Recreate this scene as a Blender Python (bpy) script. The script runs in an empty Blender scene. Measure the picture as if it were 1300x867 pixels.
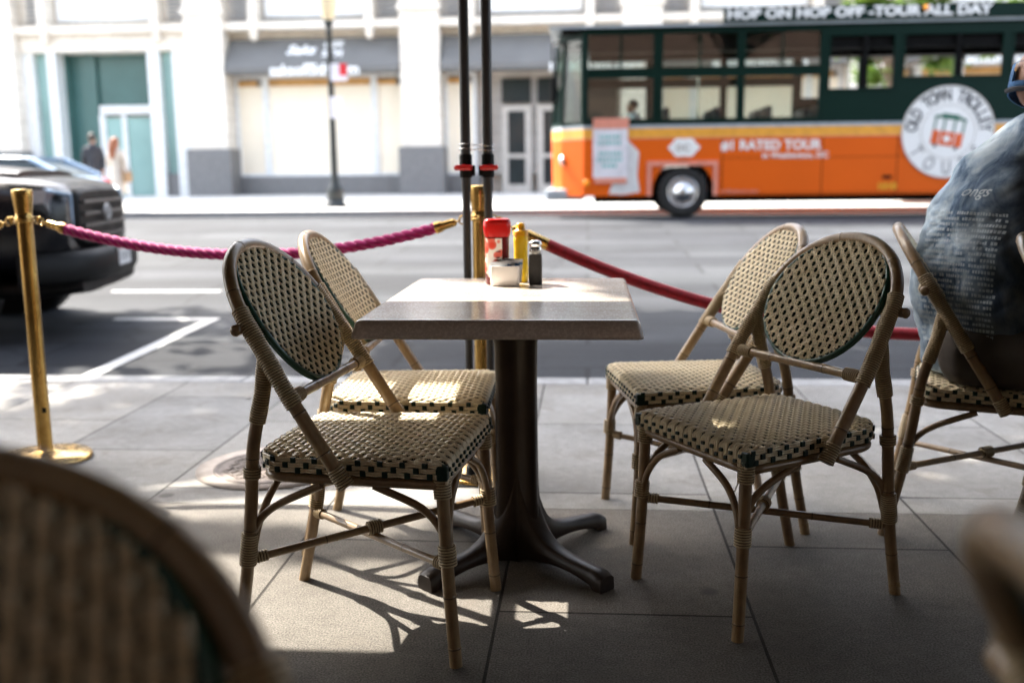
import bpy, math, random
from mathutils import Vector, Matrix, noise
from mathutils.bvhtree import BVHTree
R = math.radians
PI = math.pi
random.seed(7)
S = bpy.context.scene
COL = S.collection

# ------------------------------------------------------------------ mesh builder
class MB:
    def __init__(s):
        s.v = []; s.f = []; s.m = []; s.sm = []
    def add(s, vs, fs, mi=0, smooth=True):
        b = len(s.v)
        s.v += [tuple(p) for p in vs]
        for f in fs:
            s.f.append(tuple(i + b for i in f)); s.m.append(mi); s.sm.append(smooth)
    def box(s, x0, x1, y0, y1, z0, z1, mi=0, M=None):
        P = [Vector(p) for p in ((x0,y0,z0),(x1,y0,z0),(x1,y1,z0),(x0,y1,z0),(x0,y0,z1),(x1,y0,z1),(x1,y1,z1),(x0,y1,z1))]
        if M: P = [M @ p for p in P]
        s.add(P, [(0,3,2,1),(4,5,6,7),(0,1,5,4),(1,2,6,5),(2,3,7,6),(3,0,4,7)], mi, False)
    def rbox(s, x0, x1, y0, y1, z0, z1, b=.01, mi=0, M=None):
        """box with chamfered edges: a loft of rounded rectangles"""
        def ring(i, z):
            X0, X1, Y0, Y1 = x0+i, x1-i, y0+i, y1-i
            k = b*.9
            return [(X0+k,Y0,z),(X1-k,Y0,z),(X1-k*.3,Y0+k*.3,z),(X1,Y0+k,z),(X1,Y1-k,z),(X1-k*.3,Y1-k*.3,z),(X1-k,Y1,z),(X0+k,Y1,z),(X0+k*.3,Y1-k*.3,z),(X0,Y1-k,z),(X0,Y0+k,z),(X0+k*.3,Y0+k*.3,z)]
        rs = [ring(b, z0), ring(b*.3, z0+b*.3), ring(0, z0+b), ring(0, z1-b), ring(b*.3, z1-b*.3), ring(b, z1)]
        s.loft(rs, mi, True, True, M, smooth=False)
    def loft(s, rings, mi=0, cap0=True, cap1=True, M=None, closed=True, smooth=True):
        n = len(rings[0]); vs = []
        for r in rings:
            for p in r:
                p = Vector(p); vs.append(M @ p if M else p)
        fs = []
        for i in range(len(rings)-1):
            for j in range(n if closed else n-1):
                k = (j+1) % n
                fs.append((i*n+j, i*n+k, (i+1)*n+k, (i+1)*n+j))
        s.add(vs, fs, mi, smooth)
        if cap0: s.add([vs[i] for i in range(n)], [tuple(range(n-1,-1,-1))], mi, False)
        if cap1: s.add([vs[(len(rings)-1)*n+i] for i in range(n)], [tuple(range(n))], mi, False)
    def tube(s, pts, r, n=10, mi=0, caps=True, ref=None, flat=1.0):
        """pts list of points, r number or list"""
        P = [Vector(p) for p in pts]
        rr = r if isinstance(r, (list, tuple)) else [r]*len(P)
        t0 = (P[1]-P[0]).normalized()
        u = ref or (Vector((0,0,1)) if abs(t0.z) < .9 else Vector((1,0,0)))
        u = (u - t0*u.dot(t0)).normalized()
        rings = []
        for i, p in enumerate(P):
            if i == 0: t = P[1]-P[0]
            elif i == len(P)-1: t = P[-1]-P[-2]
            else: t = (P[i+1]-P[i]).normalized() + (P[i]-P[i-1]).normalized()
            if t.length < 1e-9: t = t0
            t = t.normalized()
            u = (u - t*u.dot(t))
            if u.length < 1e-6: u = Vector((1,0,0))
            u = u.normalized(); w = t.cross(u)
            rings.append([p + (u*math.cos(a) + w*math.sin(a)*flat)*rr[i] for a in [2*PI*k/n for k in range(n)]])
        s.loft(rings, mi, caps, caps)
    def lathe(s, prof, n=24, mi=0, M=None, cx=0, cy=0, squash=1.0):
        rings = [[(cx+r*math.cos(2*PI*k/n), cy+r*squash*math.sin(2*PI*k/n), z) for k in range(n)] for r, z in prof]
        s.loft(rings, mi, True, True, M)
    def ell(s, c, r, n=16, m=10, mi=0, M=None):
        rings = []
        for i in range(m+1):
            a = -PI/2 + PI*i/m
            q = max(math.cos(a), .02)
            rings.append([(c[0]+r[0]*q*math.cos(2*PI*k/n), c[1]+r[1]*q*math.sin(2*PI*k/n), c[2]+r[2]*math.sin(a)) for k in range(n)])
        s.loft(rings, mi, True, True, M)
    def prism(s, poly, a0, a1, axis='y', mi=0, M=None, smooth=False):
        """polygon of 2-D points extruded along axis"""
        def P(p, a):
            if axis == 'y': return (p[0], a, p[1])
            if axis == 'x': return (a, p[0], p[1])
            return (p[0], p[1], a)
        s.loft([[P(p, a0) for p in poly], [P(p, a1) for p in poly]], mi, True, True, M, smooth=smooth)
    def build(s, name, mats, parent=None, flip=True):
        me = bpy.data.meshes.new(name)
        me.from_pydata(s.v, [], s.f)
        if not isinstance(mats, (list, tuple)): mats = [mats]
        for m in mats: me.materials.append(m)
        me.polygons.foreach_set('material_index', s.m)
        me.polygons.foreach_set('use_smooth', s.sm)
        me.validate(); me.update()
        o = bpy.data.objects.new(name, me); COL.objects.link(o)
        if parent: o.parent = parent
        return o

def tag(o, label=None, cat=None, group=None, kind=None):
    if label: o['label'] = label
    if cat: o['category'] = cat
    if group: o['group'] = group
    if kind: o['kind'] = kind
    return o
def empty(name, loc=(0,0,0), rz=0):
    o = bpy.data.objects.new(name, None); COL.objects.link(o)
    o.empty_display_size = .1
    o.location = loc; o.rotation_euler = (0,0,rz); return o
def kids(o): return [c for c in list(COL.objects) if c.parent == o]
def copy_tree(o, parent=None):
    c = o.copy(); COL.objects.link(c)
    if parent: c.parent = parent
    for ch in kids(o): copy_tree(ch, c)
    return c
def lerp(a, b, t): return a + (b-a)*t
def spline(ctrl, n):
    """Catmull-Rom through ctrl, n samples in all, roughly even"""
    P = [Vector(p) for p in ctrl]
    P = [P[0]*2-P[1]] + P + [P[-1]*2-P[-2]]
    out = []
    m = len(P)-3; dense = []
    for i in range(m):
        for k in range(24):
            t = k/24; p0, p1, p2, p3 = P[i:i+4]
            dense.append(.5*((2*p1)+(p2-p0)*t+(2*p0-5*p1+4*p2-p3)*t*t+(3*p1-p0-3*p2+p3)*t**3))
    dense.append(P[-2])
    L = [0]
    for a, b in zip(dense, dense[1:]): L.append(L[-1]+(b-a).length)
    j = 0
    for k in range(n):
        d = L[-1]*k/(n-1)
        while j < len(L)-2 and L[j+1] < d: j += 1
        t = (d-L[j])/max(L[j+1]-L[j], 1e-9)
        out.append(dense[j].lerp(dense[j+1], min(max(t,0),1)))
    return out
def text_geo(body, size, M, mb, mi=0, bold=0.0, extrude=.001, align='CENTER', shear=0, spacing=1):
    cu = bpy.data.curves.new('t', 'FONT'); cu.body = body; cu.size = size
    cu.align_x = align; cu.align_y = 'CENTER'; cu.offset = bold; cu.extrude = extrude; cu.shear = shear; cu.space_character = spacing
    cu.resolution_u = 3
    o = bpy.data.objects.new('t', cu); COL.objects.link(o)
    dg = bpy.context.evaluated_depsgraph_get()
    me = o.evaluated_get(dg).to_mesh()
    mb.add([M @ v.co for v in me.vertices], [tuple(p.vertices) for p in me.polygons], mi, False)
    o.evaluated_get(dg).to_mesh_clear()
    bpy.data.objects.remove(o); bpy.data.curves.remove(cu)
def baked(mb, mods):
    """evaluate modifiers on a builder's mesh and return a new builder"""
    o = mb.build('tmp', [])
    for typ, kw in mods:
        m = o.modifiers.new(typ, typ)
        for k, v in kw.items(): setattr(m, k, v)
    dg = bpy.context.evaluated_depsgraph_get()
    me = o.evaluated_get(dg).to_mesh()
    out = MB()
    out.add([v.co.copy() for v in me.vertices], [tuple(p.vertices) for p in me.polygons], 0, True)
    o.evaluated_get(dg).to_mesh_clear()
    d = o.data; bpy.data.objects.remove(o); bpy.data.meshes.remove(d)
    return out

# ------------------------------------------------------------------ materials
class NT:
    def __init__(s, name):
        s.m = bpy.data.materials.new(name); s.m.use_nodes = True
        s.t = s.m.node_tree; s.t.nodes.clear()
        s.out = s.n('ShaderNodeOutputMaterial'); s.b = s.n('ShaderNodeBsdfPrincipled')
        s.l(s.b.outputs[0], s.out.inputs[0])
    def n(s, t, **kw):
        x = s.t.nodes.new(t)
        for k, v in kw.items(): setattr(x, k, v)
        return x
    def l(s, a, b): s.t.links.new(a, b)
    def co(s, which='Object', scale=(1,1,1), rot=(0,0,0)):
        c = s.n('ShaderNodeTexCoord'); m = s.n('ShaderNodeMapping')
        m.inputs['Scale'].default_value = scale; m.inputs['Rotation'].default_value = rot
        s.l(c.outputs[which], m.inputs[0]); return m.outputs[0]
    def noise(s, co, scale, detail=4, rough=.55, dist=0):
        x = s.n('ShaderNodeTexNoise'); s.l(co, x.inputs['Vector'])
        x.inputs['Scale'].default_value = scale; x.inputs['Detail'].default_value = detail
        x.inputs['Roughness'].default_value = rough; x.inputs['Distortion'].default_value = dist
        return x.outputs['Fac']
    def ramp(s, fac, stops):
        x = s.n('ShaderNodeValToRGB'); s.l(fac, x.inputs[0])
        e = x.color_ramp.elements
        while len(e) < len(stops): e.new(.5)
        for q, (p, c) in zip(e, stops):
            q.position = p; q.color = (c[0], c[1], c[2], 1) if not isinstance(c, (int, float)) else (c,c,c,1)
        return x.outputs[0]
    def mix(s, fac, a, b, mode='MIX'):
        x = s.n('ShaderNodeMix', data_type='RGBA', blend_type=mode)
        for i, v in ((0, fac), (6, a), (7, b)):
            if isinstance(v, (int, float)): x.inputs[i].default_value = v
            elif isinstance(v, tuple): x.inputs[i].default_value = (*v, 1)
            else: s.l(v, x.inputs[i])
        return x.outputs[2]
    def bump(s, h, strength=.3, dist=.01, prev=None):
        x = s.n('ShaderNodeBump'); x.inputs['Strength'].default_value = strength; x.inputs['Distance'].default_value = dist
        s.l(h, x.inputs['Height'])
        if prev: s.l(prev, x.inputs['Normal'])
        s.l(x.outputs[0], s.b.inputs['Normal']); return x.outputs[0]
    def set(s, col=None, rough=.5, metal=0, **kw):
        if col is not None:
            if isinstance(col, tuple): s.b.inputs['Base Color'].default_value = (*col, 1)
            else: s.l(col, s.b.inputs['Base Color'])
        if isinstance(rough, (int, float)): s.b.inputs['Roughness'].default_value = rough
        else: s.l(rough, s.b.inputs['Roughness'])
        s.b.inputs['Metallic'].default_value = metal
        for k, v in kw.items(): s.b.inputs[k.replace('_', ' ')].default_value = v
        return s.m

def m_stone(name, a, b):
    t = NT(name); c = t.co(); f = t.noise(c, .8, 6); st = t.noise(t.co('Object',(1.5,1.5,.15)), 1.2, 5)
    tc = t.n('ShaderNodeTexCoord'); sp = t.n('ShaderNodeSeparateXYZ'); cb = t.n('ShaderNodeCombineXYZ'); t.l(tc.outputs['Object'], sp.inputs[0])
    ad = t.n('ShaderNodeMath', operation='ADD'); t.l(sp.outputs[0], ad.inputs[0]); t.l(sp.outputs[1], ad.inputs[1])
    t.l(ad.outputs[0], cb.inputs[0]); t.l(sp.outputs[2], cb.inputs[1])
    br = t.n('ShaderNodeTexBrick'); t.l(cb.outputs[0], br.inputs['Vector']); br.inputs['Scale'].default_value = 1; br.inputs['Brick Width'].default_value = 1.45; br.inputs['Row Height'].default_value = .62; br.inputs['Mortar Size'].default_value = .012
    br.inputs['Color1'].default_value = (1,1,1,1); br.inputs['Color2'].default_value = (.93,.93,.93,1); br.inputs['Mortar'].default_value = (.5,.48,.46,1)
    col = t.mix(1, t.ramp(f, [(.3,a),(.7,b)]), br.outputs['Color'], 'MULTIPLY')
    col = t.mix(t.ramp(st, [(.5,0.0),(.75,.25)]), col, (.4,.36,.3))
    return t.set(col, .8)
def simple(name, col, rough=.5, metal=0, var=.12, scale=6, bump=0, **kw):
    t = NT(name); c = t.co()
    f = t.noise(c, scale, 5)
    d = tuple(x*(1-var) for x in col); u = tuple(min(x*(1+var), 1) for x in col)
    cc = t.ramp(f, [(.3, d), (.7, u)])
    if bump: t.bump(t.noise(c, scale*6, 4), bump, .004)
    r = t.ramp(f, [(.3, min(rough*1.12,1)), (.7, rough*.9)])
    return t.set(cc, r, metal, **kw)

def m_bamboo():
    t = NT('bamboo'); c = t.co('Object', (1,1,1))
    f = t.noise(c, 9, 6, .65); g = t.noise(t.co('Object', (160,160,14)), 1, 3)
    col = t.ramp(f, [(.28, (.15,.088,.042)), (.5, (.26,.165,.078)), (.72, (.38,.265,.135))])
    col = t.mix(t.ramp(g, [(.35, 0.0), (.65, .35)]), col, (.15,.10,.05))
    t.bump(g, .12, .002)
    return t.set(col, t.ramp(f, [(.3,.42),(.7,.26)]), Coat_Weight=.25, Coat_Roughness=.25)
def m_wicker(name, a, b, rough=.42, spec=.5):
    t = NT(name); c = t.co()
    f = t.noise(c, 22, 4); g = t.noise(c, 260, 2)
    col = t.ramp(f, [(.3, a), (.7, b)])
    col = t.mix(t.ramp(g, [(.4,0.0),(.7,.3)]), col, tuple(x*.55 for x in a))
    return t.set(col, rough, Specular_IOR_Level=spec)
def m_sidewalk(name='sidewalk_concrete', k=1.0, tint=(1,1,1), grain=1.0):
    t = NT(name)
    cm = t.co('Object', (1,1,1))
    br = t.n('ShaderNodeTexBrick', offset=.5, offset_frequency=2)
    # long joints run along Y every .618 m, cross joints every .92 m, staggered
    mp = t.n('ShaderNodeMapping'); tc = t.n('ShaderNodeTexCoord')
    sep = t.n('ShaderNodeSeparateXYZ'); com = t.n('ShaderNodeCombineXYZ')
    t.l(tc.outputs['Object'], sep.inputs[0]); t.l(sep.outputs[1], com.inputs[0]); t.l(sep.outputs[0], com.inputs[1])
    t.l(com.outputs[0], mp.inputs[0]); mp.inputs['Location'].default_value = (-2.29+.92*20+.46*0, .835+.618*40, 0)
    t.l(mp.outputs[0], br.inputs['Vector'])
    br.inputs['Scale'].default_value = 1; br.inputs['Brick Width'].default_value = .92; br.inputs['Row Height'].default_value = .618
    br.inputs['Mortar Size'].default_value = .0045; br.inputs['Mortar Smooth'].default_value = .3
    br.inputs['Color1'].default_value = (.86,.86,.86,1); br.inputs['Color2'].default_value = (1.08,1.06,1.03,1); br.inputs['Mortar'].default_value = (.22,.21,.2,1)
    big = t.noise(cm, 1.7, 6, .6); fine = t.noise(cm, 230, 2); mid = t.noise(cm, 28, 5, .65)
    base = t.ramp(big, [(.3,(.118,.107,.094)),(.5,(.157,.145,.129)),(.7,(.196,.182,.164))])
    base = t.mix(1, base, tuple(k*q for q in tint), 'MULTIPLY')
    base = t.mix(1, base, t.ramp(fine, [(.3,1-.5*grain),(.5,1.0),(.72,1+.6*grain)]), 'MULTIPLY')
    base = t.mix(1, base, t.ramp(mid, [(.3,.86),(.7,1.1)]), 'MULTIPLY')
    vo = t.n('ShaderNodeTexVoronoi'); t.l(cm, vo.inputs['Vector']); vo.inputs['Scale'].default_value = 2.4
    spot = t.ramp(vo.outputs['Distance'], [(.045,.8),(.075,0.0)])
    base = t.mix(spot, base, (.09,.085,.08))
    st = t.ramp(t.noise(cm, 4.2, 7, .7, 1.2), [(.52,0.0),(.70,.6)])
    base = t.mix(st, base, (.17,.15,.13))
    base = t.mix(1, base, br.outputs['Color'], 'MULTIPLY')
    b1 = t.bump(fine, .5*grain, .003)
    inv = t.n('ShaderNodeMath', operation='MULTIPLY'); inv.inputs[1].default_value = -1; t.l(br.outputs['Fac'], inv.inputs[0])
    t.bump(inv.outputs[0], .8, .006, b1)
    return t.set(base, .85, Specular_IOR_Level=.2)
def m_asphalt():
    t = NT('road_asphalt'); c = t.co()
    f = t.noise(c, 90, 3); g = t.noise(t.co('Object', (.12,.9,1)), 1, 4, .6); h = t.noise(c, .7, 6, .6)
    col = t.ramp(g, [(.3,(.027,.0295,.034)),(.5,(.043,.047,.053)),(.7,(.072,.078,.088))])  # streaks along the road: bands of light and shade put into the colour
    col = t.mix(1, col, t.ramp(h, [(.3,.85),(.7,1.12)]), 'MULTIPLY')
    col = t.mix(1, col, t.ramp(f, [(.3,.7),(.7,1.25)]), 'MULTIPLY')
    vo = t.n('ShaderNodeTexVoronoi', feature='DISTANCE_TO_EDGE'); ds = t.n('ShaderNodeVectorMath', operation='ADD'); nz = t.n('ShaderNodeTexNoise'); nz.inputs['Scale'].default_value = 1.2; t.l(c, nz.inputs['Vector'])
    t.l(c, ds.inputs[0]); t.l(nz.outputs['Color'], ds.inputs[1]); t.l(ds.outputs[0], vo.inputs['Vector']); vo.inputs['Scale'].default_value = .25
    col = t.mix(t.ramp(vo.outputs['Distance'], [(.002,.4),(.007,0.0)]), col, (.006,.006,.007))
    pt = t.n('ShaderNodeTexBrick'); t.l(t.co('Object',(.21,.34,1)), pt.inputs['Vector']); pt.inputs['Scale'].default_value = 1; pt.inputs['Mortar Size'].default_value = .004
    pt.inputs['Color1'].default_value = (.8,.8,.82,1); pt.inputs['Color2'].default_value = (1.15,1.15,1.13,1); pt.inputs['Mortar'].default_value = (.5,.5,.5,1)
    col = t.mix(1, col, pt.outputs['Color'], 'MULTIPLY')
    oil = t.ramp(t.noise(c, 1.1, 5, .7), [(.60,0.0),(.75,.6)]); col = t.mix(oil, col, (.008,.008,.008))
    t.bump(f, .4, .004)
    return t.set(col, .8, Specular_IOR_Level=.12)
def m_marble():
    t = NT('table_laminate'); c = t.co('Object', (1,1.6,1))
    f = t.noise(c, 7, 8, .7, .8); g = t.noise(c, 150, 3)
    col = t.ramp(f, [(.3,(.64,.54,.46)),(.5,(.76,.67,.59)),(.7,(.85,.77,.69))])
    col = t.mix(t.ramp(g, [(.42,.35),(.6,0.0)]), col, (.30,.21,.16))
    return t.set(col, t.ramp(g, [(.3,.3),(.7,.22)]), Coat_Weight=.6, Coat_Roughness=.15)
def m_brass(name='brass', rough=.18):
    t = NT(name); c = t.co('Object', (30,30,2))
    f = t.noise(c, 1, 5); s2 = t.noise(t.co(), 12, 6, .7)
    col = t.ramp(s2, [(.3,(.36,.20,.05)),(.7,(.66,.44,.15))])
    return t.set(col, t.ramp(f, [(.3,rough*.9),(.7,rough*2.0)]), 1)
def m_glass(name, tint=(.5,.55,.55), refl=.12):
    t = NT(name)
    tr = t.n('ShaderNodeBsdfTransparent'); tr.inputs[0].default_value = (*tint, 1)
    gl = t.n('ShaderNodeBsdfGlossy'); gl.inputs['Roughness'].default_value = .02
    lw = t.n('ShaderNodeLayerWeight'); lw.inputs[0].default_value = .5
    pw = t.n('ShaderNodeMath', operation='POWER'); pw.inputs[1].default_value = 5; t.l(lw.outputs['Facing'], pw.inputs[0])
    ma = t.n('ShaderNodeMath', operation='MULTIPLY_ADD'); ma.inputs[1].default_value = .93; ma.inputs[2].default_value = .05; t.l(pw.outputs[0], ma.inputs[0])
    mx = t.n('ShaderNodeMixShader'); t.l(ma.outputs[0], mx.inputs[0]); t.l(tr.outputs[0], mx.inputs[1]); t.l(gl.outputs[0], mx.inputs[2])
    t.l(mx.outputs[0], t.out.inputs[0]); return t.m
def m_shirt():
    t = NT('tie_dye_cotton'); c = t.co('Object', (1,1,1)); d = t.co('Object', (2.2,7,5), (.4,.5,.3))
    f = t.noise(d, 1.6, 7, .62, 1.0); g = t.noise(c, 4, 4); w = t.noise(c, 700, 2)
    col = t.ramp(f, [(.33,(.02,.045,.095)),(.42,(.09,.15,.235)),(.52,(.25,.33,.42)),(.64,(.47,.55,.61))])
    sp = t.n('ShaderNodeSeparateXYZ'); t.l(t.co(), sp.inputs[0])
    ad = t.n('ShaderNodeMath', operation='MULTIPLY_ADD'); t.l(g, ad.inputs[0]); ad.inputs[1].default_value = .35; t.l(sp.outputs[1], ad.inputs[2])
    col = t.mix(t.ramp(ad.outputs[0], [(.06,.8),(.20,0.0)]), col, (.008,.016,.035))  # right flank darkened, left side paled below: fall of light put into the dye
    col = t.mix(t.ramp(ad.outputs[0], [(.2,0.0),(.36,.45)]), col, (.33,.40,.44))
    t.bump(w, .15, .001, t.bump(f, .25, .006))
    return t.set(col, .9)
def m_velvet(name, a, b):
    t = NT(name); c = t.co(); f = t.noise(c, 60, 4)
    return t.set(t.ramp(f, [(.3,a),(.7,b)]), .85, Sheen_Weight=.5, Sheen_Roughness=.4)
def m_leaf(name, a, b):
    t = NT(name); c = t.co(); f = t.noise(c, 1.3, 3); g = t.noise(c, 9, 2)
    col = t.mix(.5, t.ramp(f, [(.35,a),(.65,b)]), t.ramp(g, [(.35,a),(.65,b)]))
    t.set(col, .55)
    tl = t.n('ShaderNodeBsdfTranslucent'); t.l(col, tl.inputs[0])
    mx = t.n('ShaderNodeMixShader'); mx.inputs[0].default_value = .35
    t.l(t.b.outputs[0], mx.inputs[1]); t.l(tl.outputs[0], mx.inputs[2]); t.l(mx.outputs[0], t.out.inputs[0]); return t.m
def m_ketchup_label():
    t = NT('tomato_label'); c = t.co()
    vo = t.n('ShaderNodeTexVoronoi'); t.l(c, vo.inputs['Vector']); vo.inputs['Scale'].default_value = 42
    red = t.ramp(vo.outputs['Distance'], [(.3,(.7,.06,.03)),(.55,(.75,.2,.15)),(.62,(.8,.76,.7))])
    return t.set(red, .3)

B = dict(
 bamboo=m_bamboo(), node=simple('bamboo_node',(.06,.04,.022),.6),
 groove=simple('binding_groove',(.10,.065,.03),.8), binding=m_wicker('rattan_binding',(.42,.31,.17),(.56,.44,.27)),
 cream=m_wicker('cream_wicker',(.78,.66,.45),(.91,.81,.61),.32), green=m_wicker('green_wicker',(.002,.013,.008),(.005,.026,.016),.4,.25),
 under=simple('dark_backing',(.004,.011,.008),.7,Specular_IOR_Level=.2),
 rimgreen=simple('green_piping',(.01,.06,.04),.3),
 sidewalk=m_sidewalk(), paving=m_sidewalk('pale_kerbside_concrete', 1.72, (.95,1,1.06), .6), asphalt=m_asphalt(), kerb=simple('kerb_granite',(.27,.27,.265),.8,0,.2,14,.2),
 far_walk=simple('far_concrete',(.5,.49,.46),.85,0,.15,1.2,.1),
 paint=simple('white_road_paint',(.62,.62,.6),.7,0,.2,20),
 ground=simple('soil',(.2,.19,.17),.9), marble=m_marble(), pedestal=simple('brown_cast_metal',(.028,.018,.013),.42,0,.2,30,.1,Specular_IOR_Level=.3),
 brass=m_brass(), black=simple('black_powder_coat',(.022,.022,.023),.42), tent_pole=simple('grey_aluminium_pole',(.04,.04,.042),.4,.2),
 redplastic=simple('red_plastic',(.6,.02,.02),.3), chrome=simple('chrome',(.75,.75,.75),.12,1), tent=simple('canopy_fabric',(.06,.045,.035),.9),
 magenta=m_velvet('magenta_rope',(.31,.003,.095),(.48,.010,.18)), crimson=m_velvet('crimson_velvet',(.19,.003,.010),(.34,.006,.022)),
 iron=simple('cast_iron',(.13,.105,.09),.6,.5,.3,20), collar=simple('old_concrete',(.38,.33,.29),.85,0,.15,20,.2),
 ketchup=simple('ketchup_red',(.52,.012,.01),.18,0,.05,6), ketchup_dark=simple('ketchup_sauce',(.11,.006,.006),.2), label=m_ketchup_label(),
 mustard=simple('mustard_yellow',(.80,.53,.01),.25,0,.1,20), mcap=simple('mustard_cap',(.8,.40,.01),.3),
 porcelain=simple('white_porcelain',(.84,.82,.79),.25,0,.03), packet=simple('paper_packet',(.7,.72,.75),.6), bluepaper=simple('blue_packet',(.12,.28,.55),.5),
 pepper=simple('ground_pepper',(.018,.016,.014),.5,0,.4,300), 
 stone=m_stone('white_limestone',(.70,.635,.54),(.82,.75,.65)), stone_grey=m_stone('grey_limestone',(.40,.375,.34),(.50,.47,.43)),
 granite=simple('grey_granite',(.16,.155,.15),.5,0,.2,12), awning=simple('grey_awning_fabric',(.15,.147,.14),.85,0,.06,1), 
 board=simple('painted_plywood',(.86,.76,.60),.6,0,.06,.5), plywood=simple('bare_plywood',(.55,.30,.10),.65,0,.2,3),
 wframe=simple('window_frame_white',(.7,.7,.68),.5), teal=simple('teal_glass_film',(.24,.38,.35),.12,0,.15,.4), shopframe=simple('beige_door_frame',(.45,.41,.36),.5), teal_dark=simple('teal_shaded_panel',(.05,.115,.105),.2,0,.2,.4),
 darkglass=simple('dark_shop_glass',(.03,.035,.035),.06,0,.3,.6), louvre=simple('grey_louvre',(.36,.36,.36),.6),
 white=simple('white_lettering',(.85,.85,.83),.5,0,.02), brick=simple('dark_brick',(.12,.075,.055),.85,0,.3,8,.2),
 lamp_black=simple('dark_green_black_iron',(.012,.016,.015),.4), globe=simple('opal_globe',(.72,.60,.38),.35,0,.05),
 bus_green=simple('bus_dark_green',(.002,.017,.012),.5,0,.08,1,Specular_IOR_Level=.12), bus_orange=simple('bus_orange',(.72,.115,.005),.5,0,.05,.7,Specular_IOR_Level=.2), bus_yellow=simple('bus_amber_stripe',(.78,.36,.05),.3),
 bus_dark=simple('bus_interior_dark',(.004,.004,.004),.7,Specular_IOR_Level=.1), bus_roof=simple('bus_pale_roof',(.36,.41,.44),.4), busglass=m_glass('tinted_bus_glass',(.84,.86,.83)), screenglass=m_glass('green_windscreen_glass',(.34,.46,.40)),
 seatblue=simple('bus_seat_vinyl',(.02,.024,.034),.5), rubber=simple('tyre_rubber',(.014,.014,.014),.75,0,.2,20), rim=simple('polished_steel_rim',(.6,.6,.6),.25,1),
 pink=simple('pale_coral_paint',(.72,.28,.2),.4), tealtext=simple('teal_print',(.2,.5,.48),.5), orangelamp=simple('amber_marker_lens',(.9,.33,.02),.2),
 logoorange=simple('logo_orange',(.70,.11,.02),.4), logogreen=simple('logo_green',(.01,.13,.08),.4), ink=simple('dark_ink',(.015,.02,.03),.5), yellowtext=simple('yellow_numerals',(.75,.42,.02),.4),
 carpaint=simple('black_truck_paint',(.006,.0065,.008),.22,0,.1,1,Specular_IOR_Level=.3), blackplastic=simple('black_plastic',(.006,.006,.006),.5,Specular_IOR_Level=.15), headlight=simple('headlamp_lens',(.16,.18,.2),.08,.3),
 emblem=simple('dull_badge_chrome',(.42,.42,.42),.35,.8), plate=simple('white_number_plate',(.66,.66,.66),.4), redpaint=simple('red_print',(.5,.05,.04),.4), bluecar=simple('pale_blue_car_paint',(.30,.42,.56),.18,.2,.03,1,Coat_Weight=.6), taillight=simple('red_tail_lamp',(.6,.02,.02),.15),
 carglass=simple('car_window_glass',(.03,.045,.05),.05),
 skin=simple('skin',(.36,.19,.125),.5,0,.1,20), skin_dark=simple('tanned_skin',(.27,.135,.085),.45,0,.12,25), hair=simple('dark_hair',(.025,.016,.01),.6), redhair=simple('auburn_hair',(.30,.095,.035),.55),
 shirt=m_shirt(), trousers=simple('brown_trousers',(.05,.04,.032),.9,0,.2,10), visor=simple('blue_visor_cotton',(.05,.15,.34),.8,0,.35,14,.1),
 print=simple('white_shirt_print',(.33,.39,.44),.8), navy=simple('charcoal_jacket',(.03,.032,.04),.85), dress=simple('cream_cotton',(.62,.54,.45),.85), tan=simple('tan_leather',(.3,.18,.09),.5), whiteshirt=simple('pale_blue_shirt',(.5,.56,.66),.8), shoe=simple('dark_shoe',(.02,.018,.016),.5),
 bark=simple('tree_bark',(.12,.09,.065),.9,0,.3,12,.5), leaf=m_leaf('leaf_green',(.03,.075,.012),(.085,.15,.025)), leaf2=m_leaf('bright_leaf_green',(.06,.13,.015),(.15,.24,.035)), planter=simple('planter_concrete',(.33,.31,.28),.85),
 signwhite=simple('white_street_sign',(.72,.70,.74),.4), signred=simple('red_street_sign',(.65,.03,.04),.4),
)

# ------------------------------------------------------------------ sun
SUN_EL, SUN_AZ = R(48), R(139.8)      # azimuth of the sun measured from +X towards +Y
SUN = Vector((math.cos(SUN_EL)*math.cos(SUN_AZ), math.cos(SUN_EL)*math.sin(SUN_AZ), math.sin(SUN_EL)))

# ------------------------------------------------------------------ setting
KERB_Y, FAR_KERB, FACADE = 5.09, 21.8, 38.0
FZ = .24
PROF = [(KERB_Y,-.12),(8,-.055),(12,.06),(16,.15),(18.6,.18),(FAR_KERB,.10)]
def road_z(y):
    if y <= PROF[0][0]: return PROF[0][1]
    for (a, za), (b, zb) in zip(PROF, PROF[1:]):
        if y <= b:
            return lerp(za, zb, (y-a)/(b-a))
    return PROF[-1][1]
mb = MB(); mb.box(-400,400,-400,400,-.9,-.6); tag(mb.build('ground', B['ground']), kind='structure')
mb = MB()
ys = [KERB_Y-.05] + [KERB_Y+(FAR_KERB-KERB_Y)*i/40 for i in range(41)] + [FAR_KERB+.05]
mb.loft([[(-90,y,road_z(y)) for y in ys], [(90,y,road_z(y)) for y in ys]], closed=False, cap0=False, cap1=False)
tag(mb.build('road', B['asphalt']), kind='structure')
mb = MB(); mb.box(-90,90,-6,3.05,-.5,0); tag(mb.build('sidewalk', B['sidewalk']), kind='structure')
mb = MB(); mb.box(-90,90,3.053,KERB_Y-.16,-.5,0); tag(mb.build('pavement', B['paving']), kind='structure')
mb = MB()
x = -90
while x < 90:
    mb.rbox(x+.004,x+1.796,KERB_Y-.157,KERB_Y,-.5,.002,.008); x += 1.8
tag(mb.build('kerb', B['kerb']), kind='structure')
mb = MB(); mb.box(-90,90,FAR_KERB+.16,FACADE+2,-.5,FZ); tag(mb.build('far_sidewalk', B['far_walk']), kind='structure')
mb = MB()
x = -90
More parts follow.
